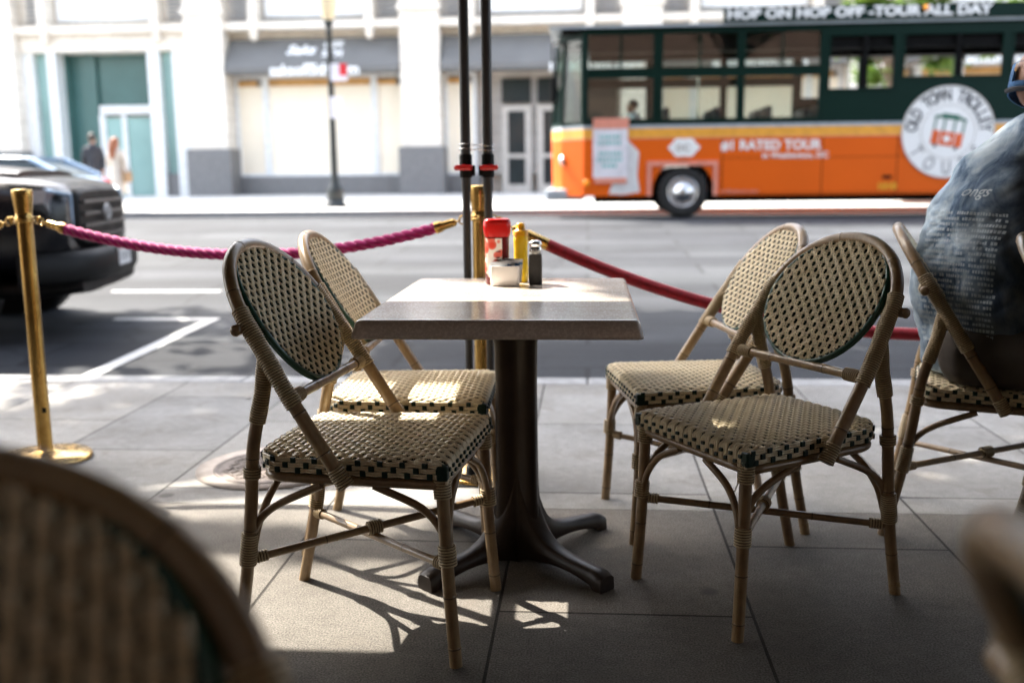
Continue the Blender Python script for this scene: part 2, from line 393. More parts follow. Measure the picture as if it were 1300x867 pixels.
while x < 90:
    mb.rbox(x+.004,x+1.796,FAR_KERB,FAR_KERB+.157,-.5,FZ+.002,.008); x += 1.8
tag(mb.build('far_kerb', B['kerb']), kind='structure')
def marking(x0,x1,y0,y1):
    mb = MB(); n = 12
    if y1-y0 > 1:
        rings = [[(x0,lerp(y0,y1,i/n),road_z(lerp(y0,y1,i/n))+.004),(x1,lerp(y0,y1,i/n),road_z(lerp(y0,y1,i/n))+.004)] for i in range(n+1)]
    else:
        rings = [[(x0,y0,road_z(y0)+.004),(x1,y0,road_z(y0)+.004)],[(x0,y1,road_z(y1)+.004),(x1,y1,road_z(y1)+.004)]]
    mb.loft(rings, closed=False, cap0=False, cap1=False)
    return tag(mb.build('road_marking', B['paint']), kind='structure')
MARKS = [(-3.0,-2.9,5.3,7.52),(-3.75,-2.9,7.52,7.62),(-4.5,-3.45,9.05,9.12),(1.25,1.9,7.55,7.64),(-30,-9,14.6,14.72)]
for q in MARKS: marking(*q)

# manhole
mh = empty('manhole_cover', (-1.15,3.46,0)); tag(mh, 'round rusty iron access cover with chevron tread set in the pavement', 'manhole cover')
mb = MB(); mb.lathe([(.0,.002),(.275,.002),(.277,.004),(.2,.0045)][1:], 48); mb.build('collar', B['collar'], mh)
mb = MB(); mb.lathe([(.215,.004),(.215,.007),(.205,.008),(.2,.005),(.192,.005)], 48); mb.build('ring', B['iron'], mh)
mb = MB(); mb.lathe([(.19,.003),(.19,.0055),(.188,.006)], 48)
for i in range(-6,7):
    for j in range(-6,7):
        cx, cy = i*.03, j*.03
        if math.hypot(cx,cy) < .175:
            M = Matrix.Translation((cx,cy,.006)) @ Matrix.Rotation(R(45 if (i+j)%2 else -45),4,'Z')
            mb.box(-.015,.015,-.004,.004,-.001,.0035,0,M)
mb.build('lid', B['iron'], mh)

# ------------------------------------------------------------------ chair
def weave(mb, inside, surf, u0, u1, v0, v1, pitch=.0165, wr=.0032, fr=.0030, amp=.0032, endwarp=None, mw=0, mf=1):
    """double-strand plain weave: cream warp along v, green weft along u, on surf(u,v,h)"""
    nu = int((u1-u0)/pitch); nv = int((v1-v0)/pitch)
    uo = (u0+u1)/2 - nu*pitch/2; vo = (v0+v1)/2 - nv*pitch/2
    sub = 4
    def runs(line):
        out = []; cur = []
        for p in line:
            if p is None:
                if len(cur) > 2: out.append(cur)
                cur = []
            else: cur.append(p)
        if len(cur) > 2: out.append(cur)
        return out
    for i in range(nu+1):
        for s_ in (-1, 1):
            u = uo + i*pitch + s_*wr*1.02
            line = []
            for k in range(-sub, (nv+1)*sub+1):
                v = vo + k*pitch/sub
                ph = (1 if i % 2 else -1)
                c = math.cos(PI*(k/sub)); c = math.copysign(abs(c)**.6, c)
                h = amp*ph*c + .0008
                line.append(surf(u, v, h) if inside(u, v) else None)
            for r_ in runs(line):
                if endwarp: r_ = endwarp(u, r_)
                mb.tube(r_, wr, 5, mw, True)
    for j in range(nv+1):
        for s_ in (-1, 1):
            v = vo + j*pitch + s_*fr*1.05
            line = []
            for k in range(-sub, (nu+1)*sub+1):
                u = uo + k*pitch/sub
                ph = (1 if j % 2 else -1)
                c = math.cos(PI*(k/sub)); c = math.copysign(abs(c)**.6, c)
                h = amp*ph*c*(1) - .0002
                line.append(surf(u, v, h) if inside(u, v) else None)
            for r_ in runs(line): mb.tube(r_, fr, 4, mf, True)

def bam(mb, ctrl, r, nodes=(), n=12, samples=28):
    """bamboo tube with dark node rings"""
    P = spline(ctrl, samples); 
    mb.tube(P, r, n)
    L = [0]
    for a, b in zip(P, P[1:]): L.append(L[-1]+(b-a).length)
    for q in nodes:
        d = L[-1]*q
        for i in range(len(L)-1):
            if L[i] <= d <= L[i+1]:
                p = P[i].lerp(P[i+1], (d-L[i])/(L[i+1]-L[i])); t = (P[i+1]-P[i]).normalized()
                mb.tube([p-t*.005,p-t*.002,p-t*.0011], [r*.98,r*1.05,r*1.05], n, 0, False)
                mb.tube([p-t*.0012,p+t*.0012], r*1.035, n, 1, False)
                mb.tube([p+t*.0011,p+t*.002,p+t*.005], [r*1.05,r*1.05,r*.98], n, 0, False)
    return P
def coil(mb, pts, r, pitch=.0056, mi=0, seed=0):
    """rattan cane wound round a rod"""
    P = [Vector(p) for p in pts]; L = sum((b-a).length for a, b in zip(P, P[1:]))
    n = max(3, int(L/pitch)); k = 6
    Q = spline(P, n*k+1) if len(P) > 2 else [P[0].lerp(P[-1], i/(n*k)) for i in range(n*k+1)]
    rr = []
    for i in range(n*k+1):
        c = i // k
        j = .0006*math.sin(c*12.9898+seed*7.1)
        rr.append(r + (0 if i % k == 0 else .0012 + .0022*math.sin(PI*((i % k)/k)) + j))
    f0 = len(mb.f); mb.tube(Q, rr, 12, mi)
    for i in range(n*k):
        if i % k in (0, k-1):
            for q in range(12): mb.m[f0+i*12+q] = 1

RL = .0145
def wrap(parent, pts, r, seed=0):
    m = MB(); coil(m, pts, r, seed=seed); return m.build('binding', [B['binding'], B['groove']], parent)
def make_chair():
    root = empty('bistro_chair')
    # dims: feet front (.231,+-.205), rear (-.289,+-.19); seat front x .229, top .459; hoop top (-.302,.899)
    # ----- seat
    mb = MB()
    x0, x1, zt = -.215, .222, .452
    def half(x): 
        t = (x-x0)/(x1-x0); return lerp(.195,.213,t)
    def inside(u, v):
        if v < x0 or v > x1: return False
        h = half(v)
        if abs(u) > h: return False
        dx = x0+.07-v; dy = abs(u)-(h-.07)
        if dx > 0 and dy > 0 and dx*dx+dy*dy > .0049: return False
        return True
    def surf(u, v, h):
        ex = min(v-x0, x1-v, .03)/.03; ey = min(max(half(v)-abs(u),0), .03)/.03
        e = min(max(ex,0),1)*1.0; e2 = min(ey,1)
        dome = .004*(1-(abs(u)/.21)**2)
        return Vector((v, u, zt + dome - .006*(1-e)**2 - .006*(1-e2)**2 + h))
    def over_front(u, run):
        p = run[-1]
        if p.x > x1-.02:
            c = Vector((p.x, p.y, p.z))
            out = [c+Vector((.006,0,-.003)), c+Vector((.009,0,-.010)), c+Vector((.0085,0,-.020)), c+Vector((.0098,0,-.028)), c+Vector((.008,0,-.038))]
            return run + out
        return run
    weave(mb, inside, surf, -.21, .21, x0, x1, wr=.0036, fr=.0022, amp=.0024, endwarp=over_front)
    # green blocks showing between the loops on the front edge
    for i in range(26):
        u = -.2 + i*.0165
        for r_ in range(2):
            if (i+r_) % 2 == 0:
                mb.rbox(x1+.006,x1+.0125,u-.005,u+.005,zt-.022-r_*.014,zt-.014-r_*.014,.001,1)
    # sheet under the strands
    outl = []
    def outline(n=44, inset=0):
        P = []
        P += [(x1-inset, lerp(-half(x1)+inset, half(x1)-inset, i/8)) for i in range(9)]
        P += [(lerp(x1, x0+.07, i/8), half(lerp(x1, x0+.07, i/8))-inset) for i in range(1,9)]
        for i in range(1,7):
            a = PI/2*i/6; P.append((x0+.07-(.07-inset)*math.sin(a), half(x0)-.07+(.07-inset)*math.cos(a)))
        P += [(x0+inset, lerp(half(x0)-.07, -half(x0)+.07, i/8)) for i in range(1,9)]
        for i in range(1,7):
            a = PI/2*i/6; P.append((x0+.07-(.07-inset)*math.cos(a), -half(x0)+.07-(.07-inset)*math.sin(a)))
        P += [(lerp(x0+.07, x1, i/8), -half(lerp(x0+.07, x1, i/8))+inset) for i in range(1,8)]
        return P
    o0, o1 = outline(), outline(inset=.006)
    mb.loft([[(x,y,zt-.040) for x,y in o1],[(x,y,zt-.036) for x,y in o0],[(x,y,zt-.012) for x,y in o0],[(x,y,zt-.006) for x,y in o1]], 2)
    # woven skirt round sides and rear: flat cream strips with green squares
    per = [Vector((x,y,0)) for x,y in o0]
    per = per[8:] + [per[0]]
    L = [0]
    for a, b in zip(per, per[1:]): L.append(L[-1]+(b-a).length)
    def at(d):
        for i in range(len(L)-1):
            if d <= L[i+1] or i == len(L)-2:
                t = (d-L[i])/(L[i+1]-L[i]); tg = (per[i+1]-per[i]).normalized()
                return per[i].lerp(per[i+1], t), Vector((tg.y,-tg.x,0))
    for row in range(3):
        z = zt - .0085 - row*.0115
        for sgn in (-1, 1):
            pts = []
            d = .0
            while d <= L[-1]:
                p, nr = at(d); q = d/.0175
                o = .0025 + .0016*math.cos(PI*q + row*PI)
                pts.append(p - nr*(-1)*0 + (-nr)*(-o) + Vector((0,0,z+sgn*.0027))); d += .0044
            mb.tube(pts, .0028, 5, 0)
    c = 0
    d = .008
    while d < L[-1]-.005:
        p, nr = at(d)
        for row in range(3):
            if (c + 2*row) % 5 == 0:
                z = zt - .0085 - row*.0115
                tg = Vector((-nr.y, nr.x, 0))
                M = Matrix((( tg.x, nr.x, 0, p.x),(tg.y, nr.y, 0, p.y),(0,0,1,z),(0,0,0,1)))
                mb.rbox(-.0062,.0062,.003,.0082,-.0062,.0062,.0012,1,M)
        c += 1; d += .0175/2*1.15
    for s_ in (-1,1):   # dark corner bindings
        yc = s_*half(x1)
        mb.rbox(x1-.016,x1+.009,yc-(.017 if s_>0 else .007),yc+(.007 if s_>0 else .017),zt-.041,zt-.006,.005,1)
    mb.build('seat', [B['cream'], B['green'], B['under']], root)
    # ----- seat frame
    mb = MB(); zf = zt-.052
    f_ = [Vector((lerp(0,x*.985,1),y*.985,zf)) for x,y in outline(inset=.006)]; f_.append(f_[0])
    mb.tube(f_, .0115, 10, 0, False); 
    mb.build('seat_frame', [B['bamboo'], B['node']], root)
    # ----- legs
    for s_ in (-1, 1):
        mb = MB(); a, b = (.212, s_*.196, zf+.006), (.231, s_*.205, .0)
        P = bam(mb, [a, (.219,s_*.199,.2), b], RL, (.62,.9))
        lg = mb.build('leg', [B['bamboo'], B['node']], root)
        wrap(lg, [Vector(a).lerp(Vector(b), .34), Vector(a).lerp(Vector(b), .45)], RL+.002)
        wrap(lg, [Vector(a)+Vector((0,0,.012)), Vector(a).lerp(Vector(b), .09)], RL+.002)
        mb = MB(); ctrl = [(-.289, s_*.19, 0), (-.252, s_*.196, .17), (-.226, s_*.203, .33), (-.208, s_*.208, .47), (-.176, s_*.213, .59), (-.160, s_*.2165, .675)]
        P = bam(mb, ctrl, RL, (.17,.42,.66))
        lg = mb.build('leg', [B['bamboo'], B['node']], root)
        wrap(lg, P[8:12], RL+.002); wrap(lg, P[16:18], RL+.002); wrap(lg, P[21:28], RL+.001)
    # ----- hoop
    nrm = Vector((-.302-.004, 0, .899-.41)).normalized()      # up along the leaning back
    base = Vector((.004,0,.41)); Lh = (Vector((-.302,0,.899))-base).length
    fwd = Vector((nrm.z,0,-nrm.x))
    def bk(s, w, h=0): return base + nrm*s + Vector((0,w,0)) + fwd*h
    ctrl = [bk(-.015,-.233), bk(.10,-.232), bk(.24,-.2285), bk(.335,-.217)]
    s1, w1 = .335, .217
    for i in range(1,12):
        a = PI*i/12
        ctrl.append(bk(s1+(Lh-.013-s1)*math.sin(a)**.92, -w1*math.cos(a)))
    ctrl += [bk(.335,.217), bk(.24,.2285), bk(.10,.232), bk(-.015,.233)]
    mb = MB(); RH = .0155
    P = bam(mb, ctrl, RH, (.06,.13,.34,.47,.62,.83,.94), 14, 120)
    hp = mb.build('back_frame', [B['bamboo'], B['node']], root)
    wrap(hp, P[17:38], RH+.0005, 1); wrap(hp, P[-38:-17], RH+.0005, 2)
    wrap(hp, P[0:5], RH+.001, 3); wrap(hp, P[-5:], RH+.001, 4)
    # ----- rails behind the panel
    mb = MB(); bam(mb, [bk(.205,-.222,-.004), bk(.205,0,-.004), bk(.205,.222,-.004)], .0115, (.3,.72), 10, 12)
    ra = mb.build('lower_rail', [B['bamboo'], B['node']], root)
    wrap(ra, [bk(.205,-.212,-.004), bk(.205,-.165,-.004)], .0128); wrap(ra, [bk(.205,.165,-.004), bk(.205,.212,-.004)], .0128)
    ur = .385
    mb = MB(); bam(mb, [bk(ur,-.237,-.016), bk(ur,0,-.02), bk(ur,.237,-.016)], .0125, (.3,.72), 10, 12)
    mb.ell(bk(ur,-.240,-.016), (.013,.008,.013), 10, 6); mb.ell(bk(ur,.240,-.016), (.013,.008,.013), 10, 6)
    ra = mb.build('upper_rail', [B['bamboo'], B['node']], root)
    wrap(ra, [bk(ur,-.205,-.014), bk(ur,-.172,-.016)], .0138); wrap(ra, [bk(ur,.172,-.016), bk(ur,.205,-.014)], .0138)
    # ----- oval woven panel
    cs, ra_s, ra_w = .384, .174, .183
    def bulge(w): return .012*(w/ra_w)**2 - .004
    def pin(u, v): return (u/ra_w)**2 + (abs(v-cs)/ra_s)**2.15 < .97
    mb = MB()
    weave(mb, pin, lambda u, v, h: bk(v, u, bulge(u)+.008+h), -ra_w, ra_w, cs-ra_s, cs+ra_s)
    # strands seen from behind
    n = 48
    ring = lambda k, h: [bk(cs+ra_s*k*math.sin(2*PI*i/n), ra_w*k*math.cos(2*PI*i/n), bulge(ra_w*k*math.cos(2*PI*i/n))+h) for i in range(n)]
    mb.loft([ring(.02,-.004), ring(.5,-.004), ring(.97,-.004), ring(1.0,.001), ring(.98,.0055), ring(.5,.0055), ring(.02,.0055)], 2)
    pn = mb.build('back_panel', [B['cream'], B['green'], B['under']], root)
    mb = MB(); q = ring(1.005,.004); mb.tube(q+q[:1], .0062, 8, 0, False); 
    q = ring(1.03,-.002); mb.tube(q+q[:1], .0035, 6, 0, False)
    mb.build('rim', B['rimgreen'], pn)
    # ----- crossed stretchers
    zs = .205
    for s_ in (-1, 1):
        mb = MB(); a = Vector((.217, s_*.197, .232+.01*s_)); b = Vector((-.247, -s_*.193, .20+.01*s_))
        bam(mb, [a, (a+b)/2, b], .0095, (.28,.7), 10, 10)
        st = mb.build('stretcher', [B['bamboo'], B['node']], root)
        t = (b-a).normalized()
        wrap(st, [a+t*.012, a+t*.04], .0105); wrap(st, [b-t*.045, b-t*.012], .0105)
        if s_ > 0: wrap(st, [(a+b)/2-t*.018, (a+b)/2+t*.018], .014)
    # ----- bent braces
    for s_ in (-1, 1):
        for ctrl in (
            [(.222,s_*.193,.235), (.209,s_*.192,.29), (.165,s_*.194,.345), (.06,s_*.197,.392)],
            [(.224,s_*.19,.235), (.219,s_*.178,.29), (.214,s_*.135,.345), (.212,s_*.05,.388)],
            [(-.238,s_*.19,.225), (-.224,s_*.192,.285), (-.175,s_*.194,.335), (-.06,s_*.196,.388)],
            [(-.238,s_*.186,.225), (-.226,s_*.172,.285), (-.217,s_*.13,.335), (-.208,s_*.04,.388)]):
            mb = MB(); bam(mb, ctrl, .0088, (), 9, 16); mb.build('brace', [B['bamboo'], B['node']], root)
    return root
chair0 = make_chair()
tag(chair0, group='woven bistro chairs on the pavement', cat='chair')
def put_chair(x, y, deg, label, tilt=0, tall=1, first=[True]):
    c = chair0 if first[0] else copy_tree(chair0)
    first[0] = False
    c.location = (x, y, 0); c.rotation_euler = (0, R(tilt), R(deg)); c.scale = (1,1,tall); c['label'] = label
    return c
put_chair(-.488,2.236,-7,'woven cream and green chair at the near left corner of the table, fully in focus', -.9, 1.02)
fr_ = put_chair(.434,2.46,211.5,'woven bistro chair at the near right of the table, its oval back facing us')
put_chair(-.507,2.823,1.1,'sunlit bistro chair at the far left, partly hidden behind another chair and the table')
put_chair(.325,2.998,190.6,'bistro chair at the far right of the table, beside the crimson rope, half hidden')
put_chair(1.20,2.96,-17.6,'bistro chair carrying the seated man in the tie dye shirt')
put_chair(1.34,2.43,-26,'bistro chair cut by the right edge, in front of the seated man')
put_chair(-.335,.288,-72.5,'large blurred chair back filling the bottom left corner')
put_chair(.503,.43,0,'blurred brown chair back at the bottom right corner')

mb = MB(); mb.tube(spline([(-.12,-.16,.385),(-.09,-.17,.30),(-.12,-.185,.2),(-.10,-.20,.13)],16),.0022,5); mb.tube(spline([(-.12,-.165,.385),(-.10,-.18,.31),(-.115,-.2,.24),(-.09,-.21,.17)],16),.0018,5); mb.build('loose_strand', B['binding'], fr_)
# ------------------------------------------------------------------ table
tb = empty('bistro_table', (-.203,2.61,0)); tag(tb, 'rectangular stone-look table on a dark brown four-footed pedestal', 'table')
mb = MB()
hx, hy = .327, .452
def rr(ix, r, z):
    X, Y = hx-ix, hy-ix; P = []
    for cx, cy, a0 in ((X-r,Y-r,0),(-X+r,Y-r,90),(-X+r,-Y+r,180),(X-r,-Y+r,270)):
        for k in range(5):
            a = R(a0+22.5*k); P.append((cx+r*math.cos(a), cy+r*math.sin(a), z))
    return P
mb.loft([rr(.03,.01,.697), rr(.002,.014,.698), rr(0,.014,.701), rr(.001,.014,.705), rr(.008,.014,.730), rr(.0105,.014,.736), rr(.015,.014,.7395), rr(.022,.014,.74)])
for i in range(len(mb.sm)): mb.sm[i] = True
mb.build('tabletop', B['marble'], tb)
PC = Vector((.01,.04,0))
mb = MB()
def colring(k, z):
    P = []
    for i in range(48):
        a = 2*PI*i/48; c = abs(math.cos(2*(a-PI/4)))**2.2       # four ribs on the diagonals
        P.append((PC.x+(.046+.026*c)*k*math.cos(a), PC.y+(.046+.026*c)*k*math.sin(a), z))
    return P
mb.loft([colring(.9,.03), colring(1.12,.10), colring(1.03,.2), colring(1.0,.28), colring(.97,.5), colring(1.0,.6), colring(1.1,.645), colring(1.4,.675), colring(1.85,.69), colring(2.0,.694), colring(2.0,.697)])
mb.build('column', B['pedestal'], tb)
mb = MB(); mb.rbox(PC.x-.17,PC.x+.17,PC.y-.17,PC.y+.17,.688,.6965,.004); mb.build('top_plate', B['pedestal'], tb)
for ang, ln in ((R(-43),.335),(R(-132),.335),(R(46),.335),(R(134),.335)):
    mb = MB(); rings = []
    N = 22
    for i in range(N+1):
        t = i/N; r_ = lerp(.03, ln, t)
        top = .05 + .21*math.exp(-(r_-.03)/.045)*(1-t)**.5 + .015*(1-t)
        bot = .028*math.sin(PI*min(t*1.05,1))**.8 if t < .9 else .0
        if t > .9: top = .052 - .012*((t-.9)/.1)**2
        w = lerp(.034,.024,t) if t < .88 else .0275
        rings.append([(r_,-w,bot+.004),(r_,-w*.9,bot),(r_,w*.9,bot),(r_,w,bot+.004),(r_,w*.92,top-.008),(r_,w*.6,top-.001),(r_,0,top),(r_,-w*.6,top-.001),(r_,-w*.92,top-.008)])
    M = Matrix.Translation(PC) @ Matrix.Rotation(ang,4,'Z')
    mb.loft(rings, 0, True, True, M); mb.build('foot', B['pedestal'], tb)

# ------------------------------------------------------------------ condiments
TT = .740
k = empty('ketchup_bottle', (-.262,2.885,TT), R(12)); tag(k, 'red plastic sauce bottle with tomato label and wide red shoulders', 'bottle')
def oval(w, d, z, n=28, p=2.6):
    P = []
    for i in range(n):
        a = 2*PI*i/n; c, s_ = math.cos(a), math.sin(a)
        P.append((math.copysign(abs(c)**(2/p),c)*w, math.copysign(abs(s_)**(2/p),s_)*d, z))
    return P
mb = MB(); mb.loft([oval(.032,.022,0),oval(.036,.025,.004),oval(.0355,.025,.03),oval(.034,.024,.07),oval(.034,.024,.11),oval(.035,.024,.14)]); mb.build('body', B['ketchup_dark'], k)
mb = MB(); mb.loft([oval(.0352,.0246,.138),oval(.039,.026,.15),oval(.0405,.027,.165),oval(.040,.027,.178),oval(.037,.024,.187),oval(.03,.018,.190),oval(.012,.008,.188)]); mb.build('cap', B['ketchup'], k)
mb = MB()
lr = []
for z in (.022,.05,.08,.11,.134):
    lr.append([(x_*1.02,y_*1.03,z_) for x_,y_,z_ in [p for p in oval(.0345,.0245,z,56) if p[1] < .004 and p[0] < .012]])
n_ = min(len(q) for q in lr); mb.loft([q[:n_] for q in lr], 0, False, False, closed=False); 
lb = mb.build('label', B['label'], k)
mb = MB()
for zz, ww in ((.055,.012),(.062,.010),(.070,.013),(.078,.009),(.095,.012)):
    mb.box(-.006,-.006+ww,-.0275,-.0266,zz,zz+.0028)
mb.build('label_print', B['ink'], k)
m = empty('mustard_bottle', (-.197,2.935,TT)); tag(m, 'yellow squeeze bottle with a stubby orange-yellow nozzle cap', 'bottle')
mb = MB(); mb.lathe([(.018,0),(.0215,.003),(.022,.03),(.0205,.07),(.0198,.095),(.0215,.12),(.0215,.132),(.018,.139),(.016,.142)], 24); mb.build('body', B['mustard'], m)
mb = MB(); mb.lathe([(.0225,.138),(.0225,.151),(.021,.153),(.0145,.154),(.0125,.168),(.0115,.173),(.006,.1745)], 24); mb.build('cap', B['mcap'], m)
p = empty('pepper_shaker', (-.151,2.875,TT)); tag(p, 'square glass pepper shaker with a domed chrome lid', 'shaker')
mb = MB(); mb.loft([oval(.017,.017,0,28,6),oval(.0195,.0195,.003,28,6),oval(.0195,.0195,.06,28,6),oval(.0185,.0185,.088,28,5)]); mb.build('glass_body', B['pepper'], p)
mb = MB(); mb.lathe([(.0175,.0885),(.0168,.094),(.0165,.097)],24); mb.build('neck', simple('clear_glass_neck',(.45,.45,.43),.08), p)
mb = MB(); mb.lathe([(.018,.0975),(.0182,.106),(.0165,.108),(.0175,.112),(.0195,.116),(.019,.121),(.014,.126),(.005,.128)],24); mb.build('lid', B['chrome'], p)
d = empty('sugar_caddy', (-.237,2.855,TT)); tag(d, 'small white rectangular dish on the tabletop in front of the sauce bottles', 'dish')
mb = MB()
mb.loft([oval(.039,.028,0,36,9),oval(.041,.030,.003,36,9),oval(.0435,.0325,.057,36,7),oval(.0425,.0315,.058,36,7),oval(.0405,.0295,.055,36,7),oval(.037,.026,.006,36,7)], 0, True, True)
mb.build('bowl', B['porcelain'], d)
for i in range(9):
    pk = MB(); dx = -.030+i*.0072; hgt = .062+random.uniform(0,.012) + (.006 if i > 4 else 0)
    M = Matrix.Translation((dx*.6+.003,-.016+i*.0035,.0)) @ Matrix.Rotation(R(random.uniform(-4,4)),4,'Y')
    pk.box(-.026,.026,-.001,.001,.008,hgt,0,M); pk.box(-.026,.026,-.0014,.0014,hgt-.016,hgt-.009,1,M)
    o = pk.build('sugar_packet', [B['packet'], B['bluepaper']]); o.location = (-.237,2.855,TT)
    tag(o, 'paper sugar packet standing in the white dish', 'packet', 'sugar packets standing in the white dish')

# ------------------------------------------------------------------ stanchions and ropes
def stanchion(x, y, label, ring=True):
    s = empty('rope_post', (x,y,0)); tag(s, label, 'post', 'brass rope posts')
    mb = MB(); mb.lathe([(.16,0),(.166,.004),(.166,.014),(.160,.020),(.10,.027),(.045,.034),(.033,.042)],48); mb.build('base', B['brass'], s)
    mb = MB(); mb.lathe([(.0275,.036),(.0275,.94)],32); mb.build('tube', B['brass'], s)
    mb = MB(); mb.lathe([(.0335,.912),(.0335,.918),(.028,.92),(.0295,.935),(.035,.985),(.0365,1.004),(.036,1.012),(.034,1.017),(.01,1.019)],32); mb.build('cap', B['brass'], s)
    mb = MB()
    mb.lathe([(.0315,.898),(.036,.900),(.036,.906),(.0315,.908)],32)
    for a in (0, PI/2, PI, 3*PI/2):
        q = [(.045*math.cos(a)+.012*math.cos(b)*math.cos(a), .045*math.sin(a)+.012*math.cos(b)*math.sin(a), .905+.012*math.sin(b)) for b in [2*PI*i/16 for i in range(17)]]
        mb.tube(q, .0025, 6)
    mb.build('hook_ring', B['brass'], s)
    mb = MB(); mb.rbox(.018,.034,-.031,-.028,.19,.21,.001); mb.build('sticker', B['blackplastic'], s)
    return s
PX = [-3.75,-2.055,-.368,2.75]
PY = 3.42
stanchion(PX[0],PY+.1,'brass rope post beyond the left edge of the picture')
stanchion(PX[1],3.52,'brass rope post at the left beside the black truck')
stanchion(PX[2],PY,'brass rope post behind the table between two dark tent poles')
stanchion(PX[3],PY,'brass rope post beyond the seated man at the right')
def rope(a, b, sag, mat, label, twisted):
    r = empty('barrier_rope', a); tag(r, label, 'rope', 'barrier ropes between brass posts')
    A, Bv = Vector((0,0,0)), Vector(b)-Vector(a)
    dirx = Bv.normalized()
    N = 150
    pts = []
    for i in range(N+1):
        t = i/N; p = A.lerp(Bv, t); p.z -= sag*4*t*(1-t); pts.append(p)
    cut = 9
    mb = MB()
    if twisted:
        core = pts[cut:-cut]
        fine = spline(core, 420)
        for st in range(3):
            q = []
            dist = 0
            for i, p in enumerate(fine):
                tg = (fine[min(i+1,len(fine)-1)]-fine[max(i-1,0)]).normalized()
                u = tg.cross(Vector((0,1,0))).normalized(); w = tg.cross(u)
                if i: dist += (fine[i]-fine[i-1]).length
                an = 2*PI*(dist/.105) + st*2*PI/3
                q.append(p + (u*math.cos(an)+w*math.sin(an))*.0095)
            mb.tube(q, .0112, 8)
    else:
        mb.tube(pts[cut:-cut], .0215, 14)
    mb.build('cord', mat, r)
    for end in (0, 1):
        e = pts[:cut+3] if end == 0 else pts[::-1][:cut+3]
        mb = MB()
        t = (e[-1]-e[0]).normalized()
        c0, c1 = e[3], e[cut]+t*.012
        L = (c1-c0).length
        mb.tube([c0, c0+t*.006, c0+t*.012, c0+t*.05, c0+t*.056, c0+t*(L*.9), c1], [.006,.012,.014,.0155,.019,.021,.021], 16)
        q = [e[1]+(t*math.cos(b_)+Vector((0,0,1))*math.sin(b_))*.014 for b_ in [2*PI*i/14 for i in range(15)]]
        mb.tube(q, .003, 6)
        q = [c0-t*.004+(t*math.cos(b_)+Vector((0,1,0))*math.sin(b_))*.010 for b_ in [2*PI*i/14 for i in range(15)]]
        mb.tube(q, .0025, 6)
        mb.build('end_cap', B['brass'], r)
z0 = .905
rope((PX[0]+.05,3.52,z0),(PX[1]-.05,3.52,z0),.13,B['magenta'],'magenta rope leaving the left edge of the picture',True)
rope((PX[1]+.05,3.52,z0),(PX[2]-.05,PY,z0),.125,B['magenta'],'twisted magenta rope sagging between the left post and the centre post',True)
rope((PX[2]+.05,PY,z0),(PX[3]-.05,PY,z0),.40,B['crimson'],'smooth crimson velvet rope sagging to the right behind the chairs',False)

# ------------------------------------------------------------------ canopy tents overhead (two dark poles)
def tent(x0, x1, y0, y1, label, legs_at):
    t = empty('canopy_tent', ((x0+x1)/2,(y0+y1)/2,0)); tag(t, label, 'tent', 'shade tents over the tables')
    cx, cy = (x0+x1)/2, (y0+y1)/2
    T = Matrix.Translation((-cx,-cy,0))
    mb = MB(); zv, ze, zp = 2.17, 2.42, 3.25; e = .03
    rects = [[(x0-e,y0-e,zv),(x1+e,y0-e,zv),(x1+e,y1+e,zv),(x0-e,y1+e,zv)],[(x0-e,y0-e,ze),(x1+e,y0-e,ze),(x1+e,y1+e,ze),(x0-e,y1+e,ze)],[(cx-.05,cy-.05,zp),(cx+.05,cy-.05,zp),(cx+.05,cy+.05,zp),(cx-.05,cy+.05,zp)]]
    mb.loft(rects, 0, False, True, T, smooth=False)
    mb.build('canopy', B['tent'], t)
    for lx, ly in legs_at:
        mb = MB(); mb.tube([(lx,ly,1.0),(lx,ly,2.42)], .0165, 12, 0, True); mb.tube([(lx,ly,.012),(lx,ly,1.03)], .0135, 12); mb.v = [tuple(T @ Vector(p)) for p in mb.v]
        lg = mb.build('pole', B['tent_pole'], t)
        mb = MB(); mb.rbox(lx-.05,lx+.05,ly-.05,ly+.05,0,.006,.002); mb.lathe([(.022,.006),(.018,.06),(.0145,.062)],14,cx=lx,cy=ly); mb.v = [tuple(T @ Vector(p)) for p in mb.v]; mb.build('foot_plate', B['blackplastic'], lg)
        side = 1 if lx > -.365 else -1
        mb = MB(); mb.lathe([(.0205,1.045),(.021,1.05),(.021,1.115),(.0195,1.12)],14,cx=lx,cy=ly); mb.rbox(lx-(.03 if side>0 else -.005),lx+(.005 if side<0 else 0)+(.025 if side<0 else -.005),ly-.018,ly+.014,1.05,1.085,.004)
        mb.v = [tuple(T @ Vector(p)) for p in mb.v]; mb.build('clamp', B['blackplastic'], lg)
        mb = MB(); mb.rbox(lx-.03+side*.006,lx+.03+side*.006,ly-.034,ly-.016,1.068,1.086,.006); mb.rbox(lx-.028+side*.006,lx+.024+side*.006,ly-.03,ly+.02,1.07,1.084,.005); mb.v = [tuple(T @ Vector(p)) for p in mb.v]; mb.build('latch', B['redplastic'], lg)
    return t
TY = 3.30
tent(-4.7,-.40,-.75,TY,'shade tent whose dark pole with a red latch stands just left of the brass post',[(-.40,TY),(-4.7,TY),(-.40,-.75),(-4.7,-.75)])
tent(-.327,3.9,-.75,TY,'shade tent whose dark pole with a red latch stands just right of the brass post',[(-.327,TY),(3.9,TY),(-.327,-.75),(3.9,-.75)])
tent(-9.0,-4.76,-.75,TY,'unseen tent added beyond the left edge to darken the foreground',[(-9.0,TY),(-4.76,TY),(-9.0,-.75),(-4.76,-.75)])  # out of view, added to cut light reaching the foreground
tent(3.97,8.2,-.75,TY,'unseen tent added beyond the right edge to darken the foreground',[(3.97,TY),(8.2,TY),(3.97,-.75),(8.2,-.75)])  # likewise added out of view as a light blocker
mb = MB()
